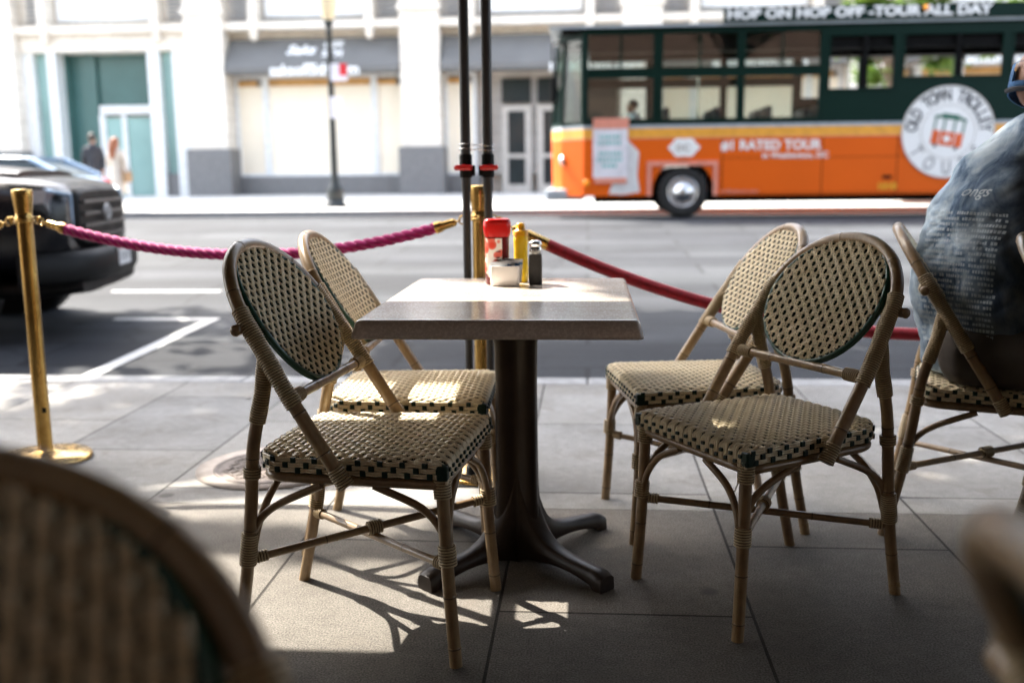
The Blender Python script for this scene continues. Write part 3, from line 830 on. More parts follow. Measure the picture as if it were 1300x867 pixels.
for zz in (1.135,1.15):
    q = [Vector((-.3635,TY,zz))+Vector((.058*math.cos(a),.022*math.sin(a),.004*math.sin(a*2))) for a in [2*PI*i/24 for i in range(25)]]
    mb.tube(q, .0012, 5)
o = mb.build('tie_wire', B['chrome']); tag(o, 'thin wire tying the two dark poles together above their red latches', 'wire')

# ------------------------------------------------------------------ store across the street
def box_part(name, mat, parent, *bx):
    mb = MB()
    for b in bx: mb.box(*b)
    return mb.build(name, mat, parent)
st = empty('store_building', (0,FACADE,0)); tag(st, 'long pale stone department store with grey awnings and boarded windows', 'building')
def fb(name, mat, parent, *bx):      # boxes given as x0,x1,depth0,depth1 (towards street negative),z0,z1
    return box_part(name, mat, parent, *bx)
H = 15.0
PW, PER, P0 = 1.45, 8.12, -21.7     # pilaster width, bay period, right edge of the first
pil = [P0 + PER*i for i in range(-5, 9)]
fb('wall', B['stone'], st, (-62,56,1.2,12,-.3,H))
for px in pil:
    a, b = px-PW, px
    q = fb('pilaster', B['stone'], st, (a,b,-.55,1.2,2.0,H), (a-.08,b+.08,-.62,-.552,6.9,7.1))
    fb('pilaster_base', B['granite'], q, (a-.12,b+.12,-.7,1.2,0,1.99))
fb('cornice', B['stone'], st, (-62,56,-.35,1.2,6.35,6.62), (-62,56,-.25,1.2,9.4,9.7), (-62,56,-.8,1.2,H-.4,H+.2))
AWT = []
for i, px in enumerate(pil[:-1]):
    a, b = px, px+PER-PW            # clear bay
    w = b-a; idx = i-5              # idx 0 = teal recess bay
    # upper storey panel with louvred side lights
    pn = fb('upper_panel', B['stone_grey'] if idx else B['stone'], st, (a,b,.3,1.2,6.62,9.4))
    fb('upper_light', B['wframe'], pn, (a+1.45,b-1.45,.18,.297,6.85,9.2))
    for xa in (a+.25, b-.85):
        mb = MB()
        for j in range(16): mb.box(xa,xa+.6,.2,.297,6.85+j*.15,6.92+j*.15)
        mb.build('louvre', B['louvre'], pn)
    wv = fb('upper_window', B['darkglass'], st, (a+.5,b-.5,.8,1.2,9.9,13.6)); 
    fb('spandrel', B['stone'], st, (a,b,.5,1.2,13.6,H-.4), (a,a+.5,.5,1.2,9.7,13.6), (b-.5,b,.5,1.2,9.7,13.6))
    for cx in (a+1.15, b-1.15):
        mb = MB(); mb.rbox(cx-.16,cx+.16,-.5,.3,6.3,9.35,.03); mb.lathe([(.02,5.92),(.1,5.97),(.16,6.1),(.17,6.3)],14,cx=cx,cy=-.3); mb.build('bracket', B['stone'], st)
    if idx == 0:
        fb('header', B['stone'], st, (a,b,-.1,1.2,5.7,6.35))
        for x0, x1 in ((a+.42,a+1.0),(b-1.25,b-.75)):
            g = fb('side_light', B['teal'], st, (x0,x1,.32,.42,1.1,5.7)); fb('sill', B['granite'], g, (x0-.1,x1+.1,.1,.6,FZ,1.1))
        for q in ((a,a+.42,.0,.6,FZ,5.7), (a+1.0,a+1.35,-.05,.6,FZ,5.7), (b-1.7,b-1.25,-.05,.6,FZ,5.7), (b-.75,b,.0,.6,FZ,5.7)): fb('mullion', B['wframe'], st, q)
        # recess
        r0, r1 = a+1.35, b-1.7
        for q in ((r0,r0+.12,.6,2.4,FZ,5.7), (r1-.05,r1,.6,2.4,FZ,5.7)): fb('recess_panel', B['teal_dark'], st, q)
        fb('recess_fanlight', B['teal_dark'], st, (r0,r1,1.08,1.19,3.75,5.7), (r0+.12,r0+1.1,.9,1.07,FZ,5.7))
        fb('door_header', B['wframe'], st, (r0+1.2,r1,.8,1.1,3.42,3.75))
        fb('door', B['teal'], st, (r0+1.35,r0+2.0,.98,1.07,FZ,3.3)); dr = fb('door', B['teal'], st, (r0+2.2,r1-.1,.98,1.07,FZ,3.3))
        fb('door_frame', B['wframe'], dr, (r0+1.1,r0+1.35,.9,1.07,FZ,3.42),(r0+2.0,r0+2.2,.9,1.07,FZ,3.42),(r1-.1,r1,.9,1.07,FZ,3.42))
        continue
    # awning band
    mb = MB(); mb.prism([(-.62,4.75),(-.62,4.95),(.2,6.05),(.5,6.05),(.5,4.75)], a+.05, b-.05, 'x'); aw = mb.build('awning', B['awning'], st)
    sl = Vector((0,.82,1.1)).normalized()
    cx = a+w*.52 if idx != 2 else a+w*.86
    Mx = Matrix.Translation((cx,-.62+.82*.5-.02,4.95+1.1*.5)) @ Matrix.Rotation(math.atan2(1.1,.82),4,'X')
    mb = MB(); text_geo('Saks', .62, Mx @ Matrix.Translation((-.62,.1,.01)), mb, 0, .02, .006, shear=.3); mb.build('store_sign', B['white'], aw); mb = MB(); text_geo('OFF\n5TH', .42, Mx @ Matrix.Translation((.62,.12,.01)), mb, 0, .012, .006)
    mb.build('store_sign', B['white'], aw)
    mb = MB(); text_geo('saksoff5th.com', .56, Matrix.Translation((cx,-.64,4.82)) @ Matrix.Rotation(R(90),4,'X'), mb, 0, .016, .006); mb.build('web_sign', B['white'], aw)
    fb('soffit', B['stone'], st, (a,b,.5,1.2,4.75,6.35))
    # boarded windows
    door = idx in (2, 5)
    cells = [(a+.15,a+1.1),(a+1.35,b-1.35),(b-1.1,b-.15)] if not door else [(a+.15,a+1.1)]
    for x0, x1 in cells:
        wn = fb('boarded_window', B['board'], st, (x0,x1,.55,.65,1.05,4.35))
        fb('plywood_band', B['plywood'], wn, (x0,x1,.53,.66,4.351,4.62) if x1-x0 > 2 else (x0,x0+.75*(x1-x0),.53,.66,4.351,4.56))
        for s_ in range(1, int((x1-x0)/1.22)+1):
            pass
        fb('window_frame', B['wframe'], wn, (x0-.12,x0,.45,.75,.95,4.75),(x1,x1+.12,.45,.75,.95,4.75),(x0,x1,.45,.75,.95,1.05),(x0,x1,.45,.75,4.64,4.75))
    fb('stall_riser', B['granite'], st, (a,b if not door else a+1.35,.4,1.2,FZ,.95))
    fb('backing', B['stone_grey'], st, (a,b,.8,1.19,.95,4.75))
    if door:
        for x0, x1 in ((a+2.2,a+3.3),(a+3.55,a+4.65)):
            dr = fb('glass_door', B['darkglass'], st, (x0+.22,x1-.22,.62,.7,.55,3.3))
            fb('door_frame', B['shopframe'], dr, (x0,x0+.22,.55,.76,FZ,3.5),(x1-.22,x1,.55,.76,FZ,3.5),(x0+.22,x1-.22,.55,.76,3.3,3.5),(x0+.22,x1-.22,.55,.76,FZ,.55),(x0+.22,x1-.22,.54,.77,1.55,1.7))
            fb('transom', B['darkglass'], dr, (x0,x1,.6,.7,3.6,4.5))
        fb('plywood_post', B['plywood'], st, (a+1.6,a+1.75,.5,.75,FZ,4.75))
        fb('display_window', B['darkglass'], st, (a+4.9,b-.15,.6,.7,1.0,4.4))

# restaurant front behind the camera, unseen; added to darken the foreground
rb = empty('unseen_restaurant_building', (0,-1.35,0)); tag(rb, 'unseen dark brick restaurant front added behind the seats to darken the foreground', 'building')
fb('wall', B['brick'], rb, (-14,14,-6,0,0,13))
for x0 in (-11,-6.6,-2.2,2.2,6.6):
    w_ = fb('window', B['darkglass'], rb, (x0,x0+2.6,.003,.03,.7,3.1)); fb('frame', B['blackplastic'], w_, (x0-.08,x0,.003,.06,.6,3.2),(x0+2.6,x0+2.68,.003,.06,.6,3.2),(x0,x0+2.6,.003,.06,.6,.69),(x0,x0+2.6,.003,.06,3.11,3.2))

# ------------------------------------------------------------------ street lamp
lp = empty('street_lamp', (-6.08,23.9,FZ)); tag(lp, 'dark iron street lamp with an acorn globe on the far pavement', 'street lamp')
mb = MB(); mb.lathe([(.30,0),(.30,.06),(.22,.12),(.20,.3),(.22,.34),(.14,.5),(.10,.62),(.085,.8)],20); mb.build('base', B['lamp_black'], lp)
mb = MB(); mb.lathe([(.085,.8),(.075,2.2),(.058,4.0),(.07,4.03),(.07,4.08),(.05,4.12),(.09,4.25),(.13,4.33),(.05,4.36)],20); mb.build('post', B['lamp_black'], lp)
mb = MB(); mb.lathe([(.10,4.335),(.17,4.5),(.215,4.72),(.21,4.95),(.16,5.15),(.08,5.27),(.02,5.33)],24); mb.build('globe', B['globe'], lp)
mb = MB(); mb.box(.02,.42,-.09,-.085,2.95,3.35); mb.box(.24,.42,-.096,-.091,3.08,3.35,1); mb.build('street_sign', [B['signwhite'],B['signred']], lp)
mb = MB(); mb.box(-.02,.28,-.09,-.085,2.1,2.6); mb.build('street_sign', B['signwhite'], lp)

# ------------------------------------------------------------------ trolley bus
BY, BZ = 18.6, road_z(18.6)+.005
bus = empty('trolley_bus', (0,BY,0)); tag(bus, 'orange and dark green sightseeing trolley bus stopped across the road', 'bus')
X0, X1, W = -.08, 9.6, 2.4
def side(yo, yi, nm):
    """one bus side between yo (outer) and yi (inner)"""
    y0, y1 = min(yo,yi), max(yo,yi)
    cols = [(.0,1.17),(1.337,2.658),(2.796,4.10)]
    g = []; 
    zb, zt = 1.86, 3.56
    g.append((X0,X1,y0,y1,zb,1.965)); 
    for a, b in zip([X0]+[c[1] for c in cols], [c[0] for c in cols]+[4.278]): g.append((a,b,y0,y1,1.965,zt))
    for a, b in cols: g += [(a,b,y0,y1,2.69,2.867),(a,b,y0,y1,3.45,zt)]
    opens = [(4.278,5.378,2.449,3.352),(5.56,7.23,2.643,3.352),(7.42,8.9,2.643,3.352)]
    xs = 4.278
    for a, b, z0_, z1_ in opens:
        if a > xs: g.append((xs,a,y0,y1,1.965,zt))
        g += [(a,b,y0,y1,1.965,z0_),(a,b,y0,y1,z1_,zt)]; xs = b
    g.append((xs,X1,y0,y1,1.965,zt))
    return cols, opens, g
cols, opens, g = side(0,.06,'')
mb = MB()
for q in g: mb.box(*q)
cols, opens, g = side(W,W-.06,'')
for q in g: mb.box(*q)
mb.box(X1-.06,X1,.06,W-.06,1.86,3.56)
# raised trim round the openings
def trim(x0,x1,z0_,z1_,y=-.016):
    t_ = .035
    for q in ((x0-t_,x1+t_,y,-.001,z0_-t_,z0_),(x0-t_,x1+t_,y,-.001,z1_,z1_+t_),(x0-t_,x0,y,-.001,z0_,z1_),(x1,x1+t_,y,-.001,z0_,z1_)): mb.box(*q)
for a, b in cols: trim(a,b,1.965,2.69); trim(a,b,2.867,3.45)
for a, b, c, d_ in opens: trim(a,b,c,d_)
body = mb.build('upper_body', B['bus_green'], bus)
# lower orange body with wheel opening
wx, wz, wr_ = 1.735, BZ+.463, .463
wx2 = 7.75
zl = .587
def skirt(y0,y1):
    poly = [(X0,zl)]
    for c in (wx, wx2):
        poly += [(c-.56,zl)]
        for i in range(0,13):
            a = PI - PI*i/12; poly.append((c+.56*math.cos(a), wz+.02+.56*math.sin(a)))
        poly += [(c+.56,zl)]
    poly += [(X1,zl),(X1,1.615),(X0,1.615)]
    poly = [p for i, p in enumerate(poly) if i == 0 or p != poly[i-1]]
    mb.prism(poly, y0, y1, 'y')
mb = MB(); skirt(.0,.06); skirt(W-.06,W); mb.box(X1-.06,X1,.06,W-.06,zl,1.615)
low = mb.build('lower_body', B['bus_orange'], bus)
mb = MB(); mb.box(X0,X1,-.004,.06,1.63,1.80); mb.box(X0,X1,W-.06,W+.004,1.63,1.80); mb.build('stripe', B['bus_yellow'], low)
mb = MB(); mb.box(X0,X1,-.006,.06,1.80,1.862); mb.box(X0,X1,W-.06,W,1.80,1.858); mb.build('stripe', B['bus_roof'], low)
mb = MB(); mb.box(X0,X1,-.006,.06,1.615,1.63); mb.build('stripe', B['pink'], low)
# wheel-arch flare
mb = MB(); mb.box(wx-.66,wx+.62,-.03,-.001,1.13,1.21); mb.box(wx-.66,wx-.58,-.03,-.001,zl,1.13); mb.box(wx+.54,wx+.62,-.03,-.001,zl,1.13); mb.build('arch_trim', B['pink'], low)
# front: chamfered nose
nose = [(X0,0.0),(-.50,.42),(-.66,.8),(-.70,1.2),(-.66,1.6),(-.50,1.98),(X0,W)]
def nose_band(z0_,z1_,mi,mbx,k=1.0,k2=1.0):
    mbx.loft([[(X0+(x_-X0)*k,y_,z0_) for x_,y_ in nose],[(X0+(x_-X0)*k2,y_,z1_) for x_,y_ in nose]], mi, False, False, closed=False, smooth=False)
mb = MB(); nose_band(zl,1.615,0,mb,.97,1.0); nose_band(1.615,1.63,1,mb); nose_band(1.63,1.80,2,mb); nose_band(1.80,1.862,3,mb); mb.build('nose', [B['bus_orange'],B['pink'],B['bus_yellow'],B['bus_roof']], bus)
mb = MB(); nose_band(1.864,1.93,0,mb,.98,.97); nose_band(3.38,3.6,0,mb,.80,.78)
for i in (0,1,3,5,6):
    x_, y_ = nose[i]
    a_, b_ = X0+(x_-X0)*.965, X0+(x_-X0)*.80
    mb.tube([(a_,y_+.0,1.90),(b_,y_,3.42)], .055 if i in (0,6) else .035, 8)
mb.build('windscreen_frame', B['bus_green'], bus)
mb = MB(); nose_band(1.93,3.38,0,mb,.955,.79); mb.build('windscreen', B['screenglass'], bus)
mb = MB()
for q in (nose[1],):
    mb.ell((q[0]+.02,q[1]-.03,1.25),(.06,.1,.1),12,8)
mb.build('headlight', B['chrome'], bus)
mb = MB(); mb.ell((-.50,2.01,1.25),(.06,.1,.1),12,8); mb.build('headlight', B['chrome'], bus)
mb = MB(); mb.rbox(-.80,-.05,.32,W-.32,.50,.72,.05); mb.build('bumper', B['bus_roof'], bus)
# roof
mb = MB(); mb.prism([(-.06,3.561),(-.06,3.605),(.3,3.65),(W-.3,3.65),(W+.06,3.605),(W+.06,3.561)], X0-.62, X1+.05, 'x'); mb.build('roof', B['bus_roof'], bus)
mb = MB(); mb.box(2.378,9.2,-.085,-.062,3.605,3.85); hb = mb.build('header_board', B['bus_green'], bus)
VR = Matrix.Rotation(R(90),4,'X')
mb = MB(); text_geo('HOP ON HOP OFF -TOUR ALL DAY', .235, Matrix.Translation((2.44,-.09,3.735)) @ VR, mb, 0, .011, .003, 'LEFT')
sc = (6.98-2.44)/max(1e-3, max(v[0] for v in mb.v)-2.44); mb.v = [(2.44+(v[0]-2.44)*sc, v[1], v[2]) for v in mb.v]
mb.build('lettering', B['white'], hb)
# glazing
for a, b in cols:
    for z0_, z1_ in ((1.965,2.69),(2.867,3.45)):
        for y_ in (.03,W-.034):
            mb = MB(); mb.box(a,b,y_,y_+.004,z0_,z1_); gl = mb.build('window', B['busglass'], bus)
    mb = MB(); xm = (a+b)/2; mb.box(xm-.02,xm+.02,.022,.028,2.867,3.45); mb.build('glazing_bar', B['bus_green'], bus)
for a, b, c, d_ in opens:
    mb = MB(); mb.tube([(a+(b-a)*.55,.03,c),(a+(b-a)*.55,.03,d_)], .05, 8); mb.build('window_post', B['bus_dark'], bus)
# interior
mb = MB(); mb.box(X0,X1-.06,.061,W-.061,.95,1.0); mb.box(X0-.4,X1-.06,.061,W-.061,3.5,3.555); mb.box(X0+.1,X1-.06,.061,.5,3.15,3.49); mb.box(X0+.1,X1-.06,W-.5,W-.061,3.2,3.49); mb.build('interior', B['bus_dark'], bus)
for i in range(9):
    xs = 1.0+i*.92
    for y0 in (.12, W-1.0):
        mb = MB(); mb.rbox(xs,xs+.42,y0,y0+.86,1.36,1.46,.02); mb.rbox(xs+.38,xs+.48,y0,y0+.86,1.40,2.18,.03); mb.box(xs+.1,xs+.3,y0+.2,y0+.6,1.0,1.36); mb.build('seat', B['seatblue'], bus)
for xs in (2.1,4.9,7.0):
    mb = MB(); mb.tube([(xs,1.2,1.0),(xs,1.2,3.5)],.02,8); mb.build('grab_pole', B['chrome'], bus)
for xs in (2.42,4.2,5.52,6.9,8.4):
    mb = MB(); mb.box(xs,xs+.012,-.003,-.0005,zl+.01,1.61); mb.build('panel_seam', B['bus_dark'], low)
for zz in (.62,1.25):
    mb = MB(); mb.box(2.44,8.4,-.0025,-.0005,zz,zz+.008); mb.build('panel_seam', B['bus_dark'], low)
for sx, yy in ((-.45,-.28),(-.45,W+.28)):
    mb = MB(); mb.tube(spline([(-.35,.2 if yy<0 else W-.2,3.3),(-.62,yy*.4 if yy<0 else W+.1,3.3),(-.62,yy,2.9),(-.6,yy,2.7)],14),.018,8); mb.rbox(-.66,-.56,yy-.11,yy+.11,2.25,2.72,.03); mb.build('mirror', B['bus_dark'], bus)
# wheels
for c in (wx, wx2):
    for ys, s_ in ((.02,1),(W-.02,-1)):
        M = Matrix.Translation((c,ys,wz)) @ Matrix.Rotation(R(90*s_),4,'X')
        mb = MB(); mb.lathe([(.27,-.24),(.40,-.25),(.455,-.21),(.463,-.12),(.455,-.03),(.40,.0),(.30,-.005),(.265,-.03)],40,0,M); wl = mb.build('wheel', B['rubber'], bus)
        mb = MB(); mb.lathe([(.285,-.02),(.275,.005),(.255,.0),(.24,-.03),(.17,-.015),(.15,.02),(.10,.035),(.09,.06),(.03,.065)],32,0,M)
        for j in range(10):
            a = 2*PI*j/10; mb.ell((.19*math.cos(a),.19*math.sin(a),-.01),(.018,.018,.018),8,6,0,M)
        mb.build('rim', B['rim'], wl)
    mb = MB()
    for y0 in (.061,W-.9):
        mb.box(c-.62,c+.62,y0,y0+.84,1.20,1.24); mb.box(c-.62,c-.58,y0,y0+.84,.6,1.2); mb.box(c+.58,c+.62,y0,y0+.84,.6,1.2)
    mb.build('wheel_well', B['bus_dark'], bus)
mb = MB(); mb.box(X0+.2,X1-.3,.5,W-.5,.45,.62); mb.build('chassis', B['bus_dark'], bus)
# logo disc
lg = (6.375, 1.667)
mb = MB(); M = Matrix.Translation((lg[0],-.012,lg[1])) @ VR
mb.lathe([(.80,-.01),(.80,.0),(.797,.003)],64,0,M)
lo = mb.build('logo_disc', B['white'], bus)
mb = MB()
q = [(lg[0]+.80*math.cos(a),-.016,lg[1]+.80*math.sin(a)) for a in [2*PI*i/64 for i in range(65)]]; mb.tube(q,.010,6,0,False)
q = [(lg[0]+.47*math.cos(a),-.016,lg[1]+.47*math.sin(a)) for a in [2*PI*i/64 for i in range(65)]]; mb.tube(q,.006,6,0,False)
mb.build('ring_line', B['stone_grey'], lo)
mb = MB()
def arc_text(s_, r, a0, a1, size, inward=False):
    n = len(s_)
    for i, ch in enumerate(s_):
        if ch == ' ': continue
        a = R(lerp(a0, a1, i/(n-1)))
        rot = a - PI/2 if not inward else a + PI/2
        M = Matrix.Translation((lg[0]+r*math.cos(a),-.0185,lg[1]+r*math.sin(a))) @ VR @ Matrix.Rotation(rot,4,'Z') @ Matrix.Diagonal((.8,1.15,1,1))
        text_geo(ch, size, M, mb, 0, .006, .002)
arc_text('OLD TOWN TROLLEY', .635, 172, 6, .26)
mb.build('lettering', B['ink'], lo)
mb = MB(); arc_text('TOURS', .635, 212, 328, .29, True); mb.build('lettering', B['louvre'], lo)
# little tram emblem, tilted
T = Matrix.Translation((lg[0],-.0165,lg[1])) @ Matrix.Rotation(R(9),4,'Y')
mb = MB(); mb.box(-.27,.27,-.004,.0,-.24,.0,0,T); mb.build('emblem_body', B['logoorange'], lo)
mb = MB(); mb.prism([(-.30,.22),(.30,.22),(.26,.26),(.16,.28),(.14,.31),(-.14,.31),(-.16,.28),(-.26,.26)],-.004,0,'y',0,T)
for x_ in (-.25,-.09,.09,.25): mb.box(x_-.015,x_+.015,-.004,0,.002,.218,0,T)
mb.build('emblem_roof', B['logogreen'], lo)
mb = MB(); mb.lathe([(.06,.0045),(.058,.007)],20,0,T @ Matrix.Translation((0,0,-.12)) @ VR); mb.box(-.14,-.125,-.006,-.0045,-.23,-.01,0,T); mb.box(.125,.14,-.006,-.0045,-.23,-.01,0,T)
mb.build('emblem_lamp', B['white'], lo)
mb = MB()
for x_ in (-.18,.18): mb.lathe([(.03,.004),(.028,.006)],14,0,T @ Matrix.Translation((x_,0,-.265)) @ VR)
mb.build('emblem_wheel', B['ink'], lo)
# lettering on the orange
mb = MB(); text_geo('#1 RATED TOUR', .235, Matrix.Translation((3.29,-.006,1.47)) @ VR, mb, 0, .008, .002)
w_ = max(v[0] for v in mb.v)-min(v[0] for v in mb.v); mb.v = [(3.29+(v[0]-3.29)*1.79/w_, v[1], v[2]) for v in mb.v]
mb.build('lettering', B['white'], low)
mb = MB(); text_geo('in Washington, DC', .15, Matrix.Translation((3.73,-.006,1.29)) @ VR, mb, 0, .003, .002); mb.build('lettering', B['white'], low)
mb = MB(); text_geo('trolleytours.com', .10, Matrix.Translation((2.75,-.006,.66)) @ VR, mb, 0, .002, .002); mb.build('lettering', B['pink'], low)
mb = MB(); text_geo('1010', .17, Matrix.Translation((5.36,-.006,.72)) @ VR, mb, 0, .006, .002); mb.build('lettering', B['yellowtext'], low)
mb = MB(); mb.box(5.28,5.44,-.008,-.001,.86,.92); mb.build('vent', B['bus_dark'], low)
# badge
mb = MB(); P = []
for i in range(40):
    a = 2*PI*i/40; r_ = 1+.08*math.cos(6*a); P.append((1.74+.265*r_*math.cos(a), 1.45+.17*r_*math.sin(a)))
mb.prism(P,-.012,-.001,'y'); bd = mb.build('badge', B['white'], low)
mb = MB(); text_geo('DC', .17, Matrix.Translation((1.72,-.016,1.44)) @ VR, mb, 0, .004, .002); mb.build('lettering', B['stone_grey'], bd)
# map panel and poster
mb = MB(); mb.prism([(.13,1.2),(.08,1.5),(.2,1.62),(.7,1.62),(.93,1.38),(.9,.95),(.95,.66),(.62,.61),(.38,.63),(.46,.85),(.2,.95)],-.006,-.001,'y'); mp_ = mb.build('map_graphic', B['plate'], low)
mb = MB(); mb.box(.09,.72,-.03,-.008,.92,1.80); ps = mb.build('poster', B['signwhite'], low)
for q in ((.09,.74,-.034,-.009,1.80,1.99),(.12,.70,-.034,-.009,.82,.92)):
    mb = MB(); mb.box(*q); mb.build('poster_band', B['pink'], ps)
mb = MB()
for zz, xx in ((1.66,.4),(1.55,.46),(1.36,.42),(1.25,.46),(1.14,.3)):
    x_ = .405-xx/2
    while x_ < .405+xx/2-.03:
        ww = random.uniform(.03,.06); mb.box(x_,min(x_+ww,.405+xx/2),-.034,-.031,zz-.035,zz+.03); x_ += ww+.022
mb.build('poster_print', B['tealtext'], ps)
mb = MB(); mb.ell((-.02,-.03,.83),(.055,.03,.055),14,8); mb.build('marker_lamp', B['orangelamp'], low)
mb = MB(); mb.ell((5.85,-.1,3.78),(.05,.03,.05),14,8); mb.build('marker_lamp', B['orangelamp'], hb)

# ------------------------------------------------------------------ vehicles
def sup(hw, z0_, z1_, x, n=32, p=4.5, yo=0):
    P = []; zc, hz = (z0_+z1_)/2, (z1_-z0_)/2
    for i in range(n):
        a = 2*PI*i/n; c, s_ = math.cos(a), math.sin(a)
        P.append((x, yo+math.copysign(abs(c)**(2/p),c)*hw, zc+math.copysign(abs(s_)**(2/p),s_)*hz))
    return P
def wheel(parent, x, y, z, r, s_):
    M = Matrix.Translation((x,y,z)) @ Matrix.Rotation(R(90*s_),4,'X')
    mb = MB(); mb.lathe([(r*.62,-.22),(r*.9,-.23),(r,-.19),(r,-.04),(r*.92,0),(r*.66,-.005),(r*.6,-.03)],36,0,M); w = mb.build('wheel', B['rubber'], parent)
    mb = MB(); mb.lathe([(r*.63,-.015),(r*.6,-.005),(r*.56,-.04),(r*.3,-.05),(r*.2,-.02),(r*.05,-.015)],30,0,M)
    for j in range(6):
        a = 2*PI*j/6
        mb.box(r*.15,r*.6,-.03,.03,-.05,-.012,0,M @ Matrix.Rotation(a,4,'Z'))
    mb.build('rim', B['rim'], w)
tk = empty('pickup_truck', (-3.72,7.38,road_z(7.38)), R(11)); tk.scale = (1,1,.93); tag(tk, 'black pickup truck with a wide dark grille parked at the left kerb', 'truck')
HB = .93
mb = MB()
mb.loft([sup(.74,.62,1.10,.0,p=5), sup(.84,.56,1.165,-.06,p=5), sup(.90,.48,1.205,-.22,p=5), sup(HB,.45,1.235,-.5,p=5), sup(HB,.45,1.26,-1.0,p=5), sup(HB,.45,1.27,-1.45,p=5.5), sup(HB,.42,1.24,-2.2,p=7), sup(HB,.42,1.24,-3.6,p=7)])
mb.loft([sup(HB,.5,1.30,-3.6,p=8), sup(HB,.5,1.30,-5.2,p=8), sup(.9,.52,1.28,-5.28,p=8)])
bd = mb.build('body', B['carpaint'], tk)
mb = MB(); mb.loft([sup(.62,1.10,1.265,-.35,p=4), sup(.66,1.10,1.305,-.8,p=4), sup(.68,1.10,1.315,-1.4,p=4)]); mb.build('hood', B['carpaint'], tk)
mb = MB(); mb.loft([sup(.80,1.2,1.27,-1.32,p=4), sup(.70,1.2,1.78,-2.05,p=4.5), sup(.69,1.2,1.80,-2.6,p=4.5), sup(.70,1.2,1.76,-3.3,p=4.5), sup(.78,1.2,1.3,-3.6,p=5)]); mb.build('cab', B['carglass'], tk)
mb = MB(); mb.loft([sup(.64,1.765,1.80,-2.0,p=4), sup(.66,1.765,1.83,-2.6,p=4), sup(.64,1.765,1.80,-3.3,p=4)])
for s_ in (-1,1):
    mb.tube([(-1.35,s_*.80,1.24),(-2.05,s_*.70,1.77)],.04,8); mb.tube([(-3.55,s_*.78,1.27),(-3.32,s_*.68,1.77)],.05,8); mb.tube([(-2.5,s_*.87,1.24),(-2.5,s_*.69,1.77)],.04,8)
mb.build('roof', B['carpaint'], tk)
# grille
mb = MB(); mb.loft([sup(.56,.70,1.10,.035,p=6), sup(.60,.66,1.14,.0,p=6), sup(.62,.64,1.15,-.08,p=6)]); gr = mb.build('grille', B['blackplastic'], tk)
mb = MB()
for zz in (.75,.84,.93,1.02): mb.rbox(.03,.06,-.52,.52,zz-.012,zz+.012,.004)
mb.build('grille_bar', simple('satin_dark_trim',(.02,.02,.022),.3,.2), gr)
mb = MB()
for rx, rz, oz in ((.085,.06,0),(.06,.024,.028),(.026,.056,0)):
    mb.tube([(.07,rx*math.cos(a),.93+oz+rz*math.sin(a)) for a in [2*PI*i/28 for i in range(29)]], .008, 6)
mb.build('emblem', B['emblem'], gr)
for s_ in (-1,1):
    mb = MB(); mb.prism([(s_*.60,.84),(s_*.63,1.09),(s_*.86,1.12),(s_*.90,1.02),(s_*.74,.80)], -.18,-.005,'x'); mb.v = [(v[0]-.30*max(0,(abs(v[1])-.62)), v[1], v[2]) for v in mb.v]; hl = mb.build('headlight', B['headlight'], tk)
    mb = MB(); mb.tube([(-.015,s_*.61,.83),(-.0,s_*.64,1.08),(-.09,s_*.86,1.115)],.018,6); mb.build('lamp_trim', B['bluecar'], hl)
# bumper
mb = MB()
rings = []
for i in range(15):
    a = -1+2*i/14; y = a*.96; x = .16-.30*abs(a)**4 - .02*a*a
    rings.append([(x-.12,y,.42),(x-.02,y,.42),(x+.01,y,.47),(x+.01,y,.60),(x-.03,y,.66),(x-.12,y,.66)])
mb.loft(rings, 0); bp = mb.build('bumper', B['blackplastic'], tk)
mb = MB(); mb.loft([sup(.70,.33,.45,.06,p=5), sup(.8,.30,.45,-.25,p=5), sup(.8,.30,.45,-.8,p=5)]); mb.build('skid_plate', B['blackplastic'], bp)
mb = MB(); mb.rbox(.165,.178,-.155,.155,.50,.66,.004); npl = mb.build('number_plate', B['plate'], bp)
mb = MB(); mb.box(.1785,.1795,-.14,.14,.628,.65); mb.build('plate_band', B['redpaint'], npl)
mb = MB()
for i in range(6): mb.box(.1785,.1795,-.125+i*.043,-.1+i*.043,.535,.605)
mb.build('plate_print', B['louvre'], npl)
for s_ in (-1,1):
    wheel(tk, -.92, s_*.90, .385, .385, 1 if s_ < 0 else -1); wheel(tk, -4.25, s_*.90, .385, .385, 1 if s_ < 0 else -1)
    mb = MB(); mb.lathe([(.40,-.25),(.44,-.25),(.47,.0),(.455,.02),(.44,.0)],30,0,Matrix.Translation((-.92,s_*.90,.40)) @ Matrix.Rotation(R(90 if s_<0 else -90),4,'X')); mb.build('fender_flare', B['blackplastic'], tk)
    mb = MB(); mb.rbox(-1.75,-1.6,s_*1.06-.09,s_*1.06+.09,1.28,1.47,.04); mb.tube([(-1.68,s_*.85,1.27),(-1.68,s_*1.0,1.33)],.02,6); mb.build('mirror', B['blackplastic'], tk)

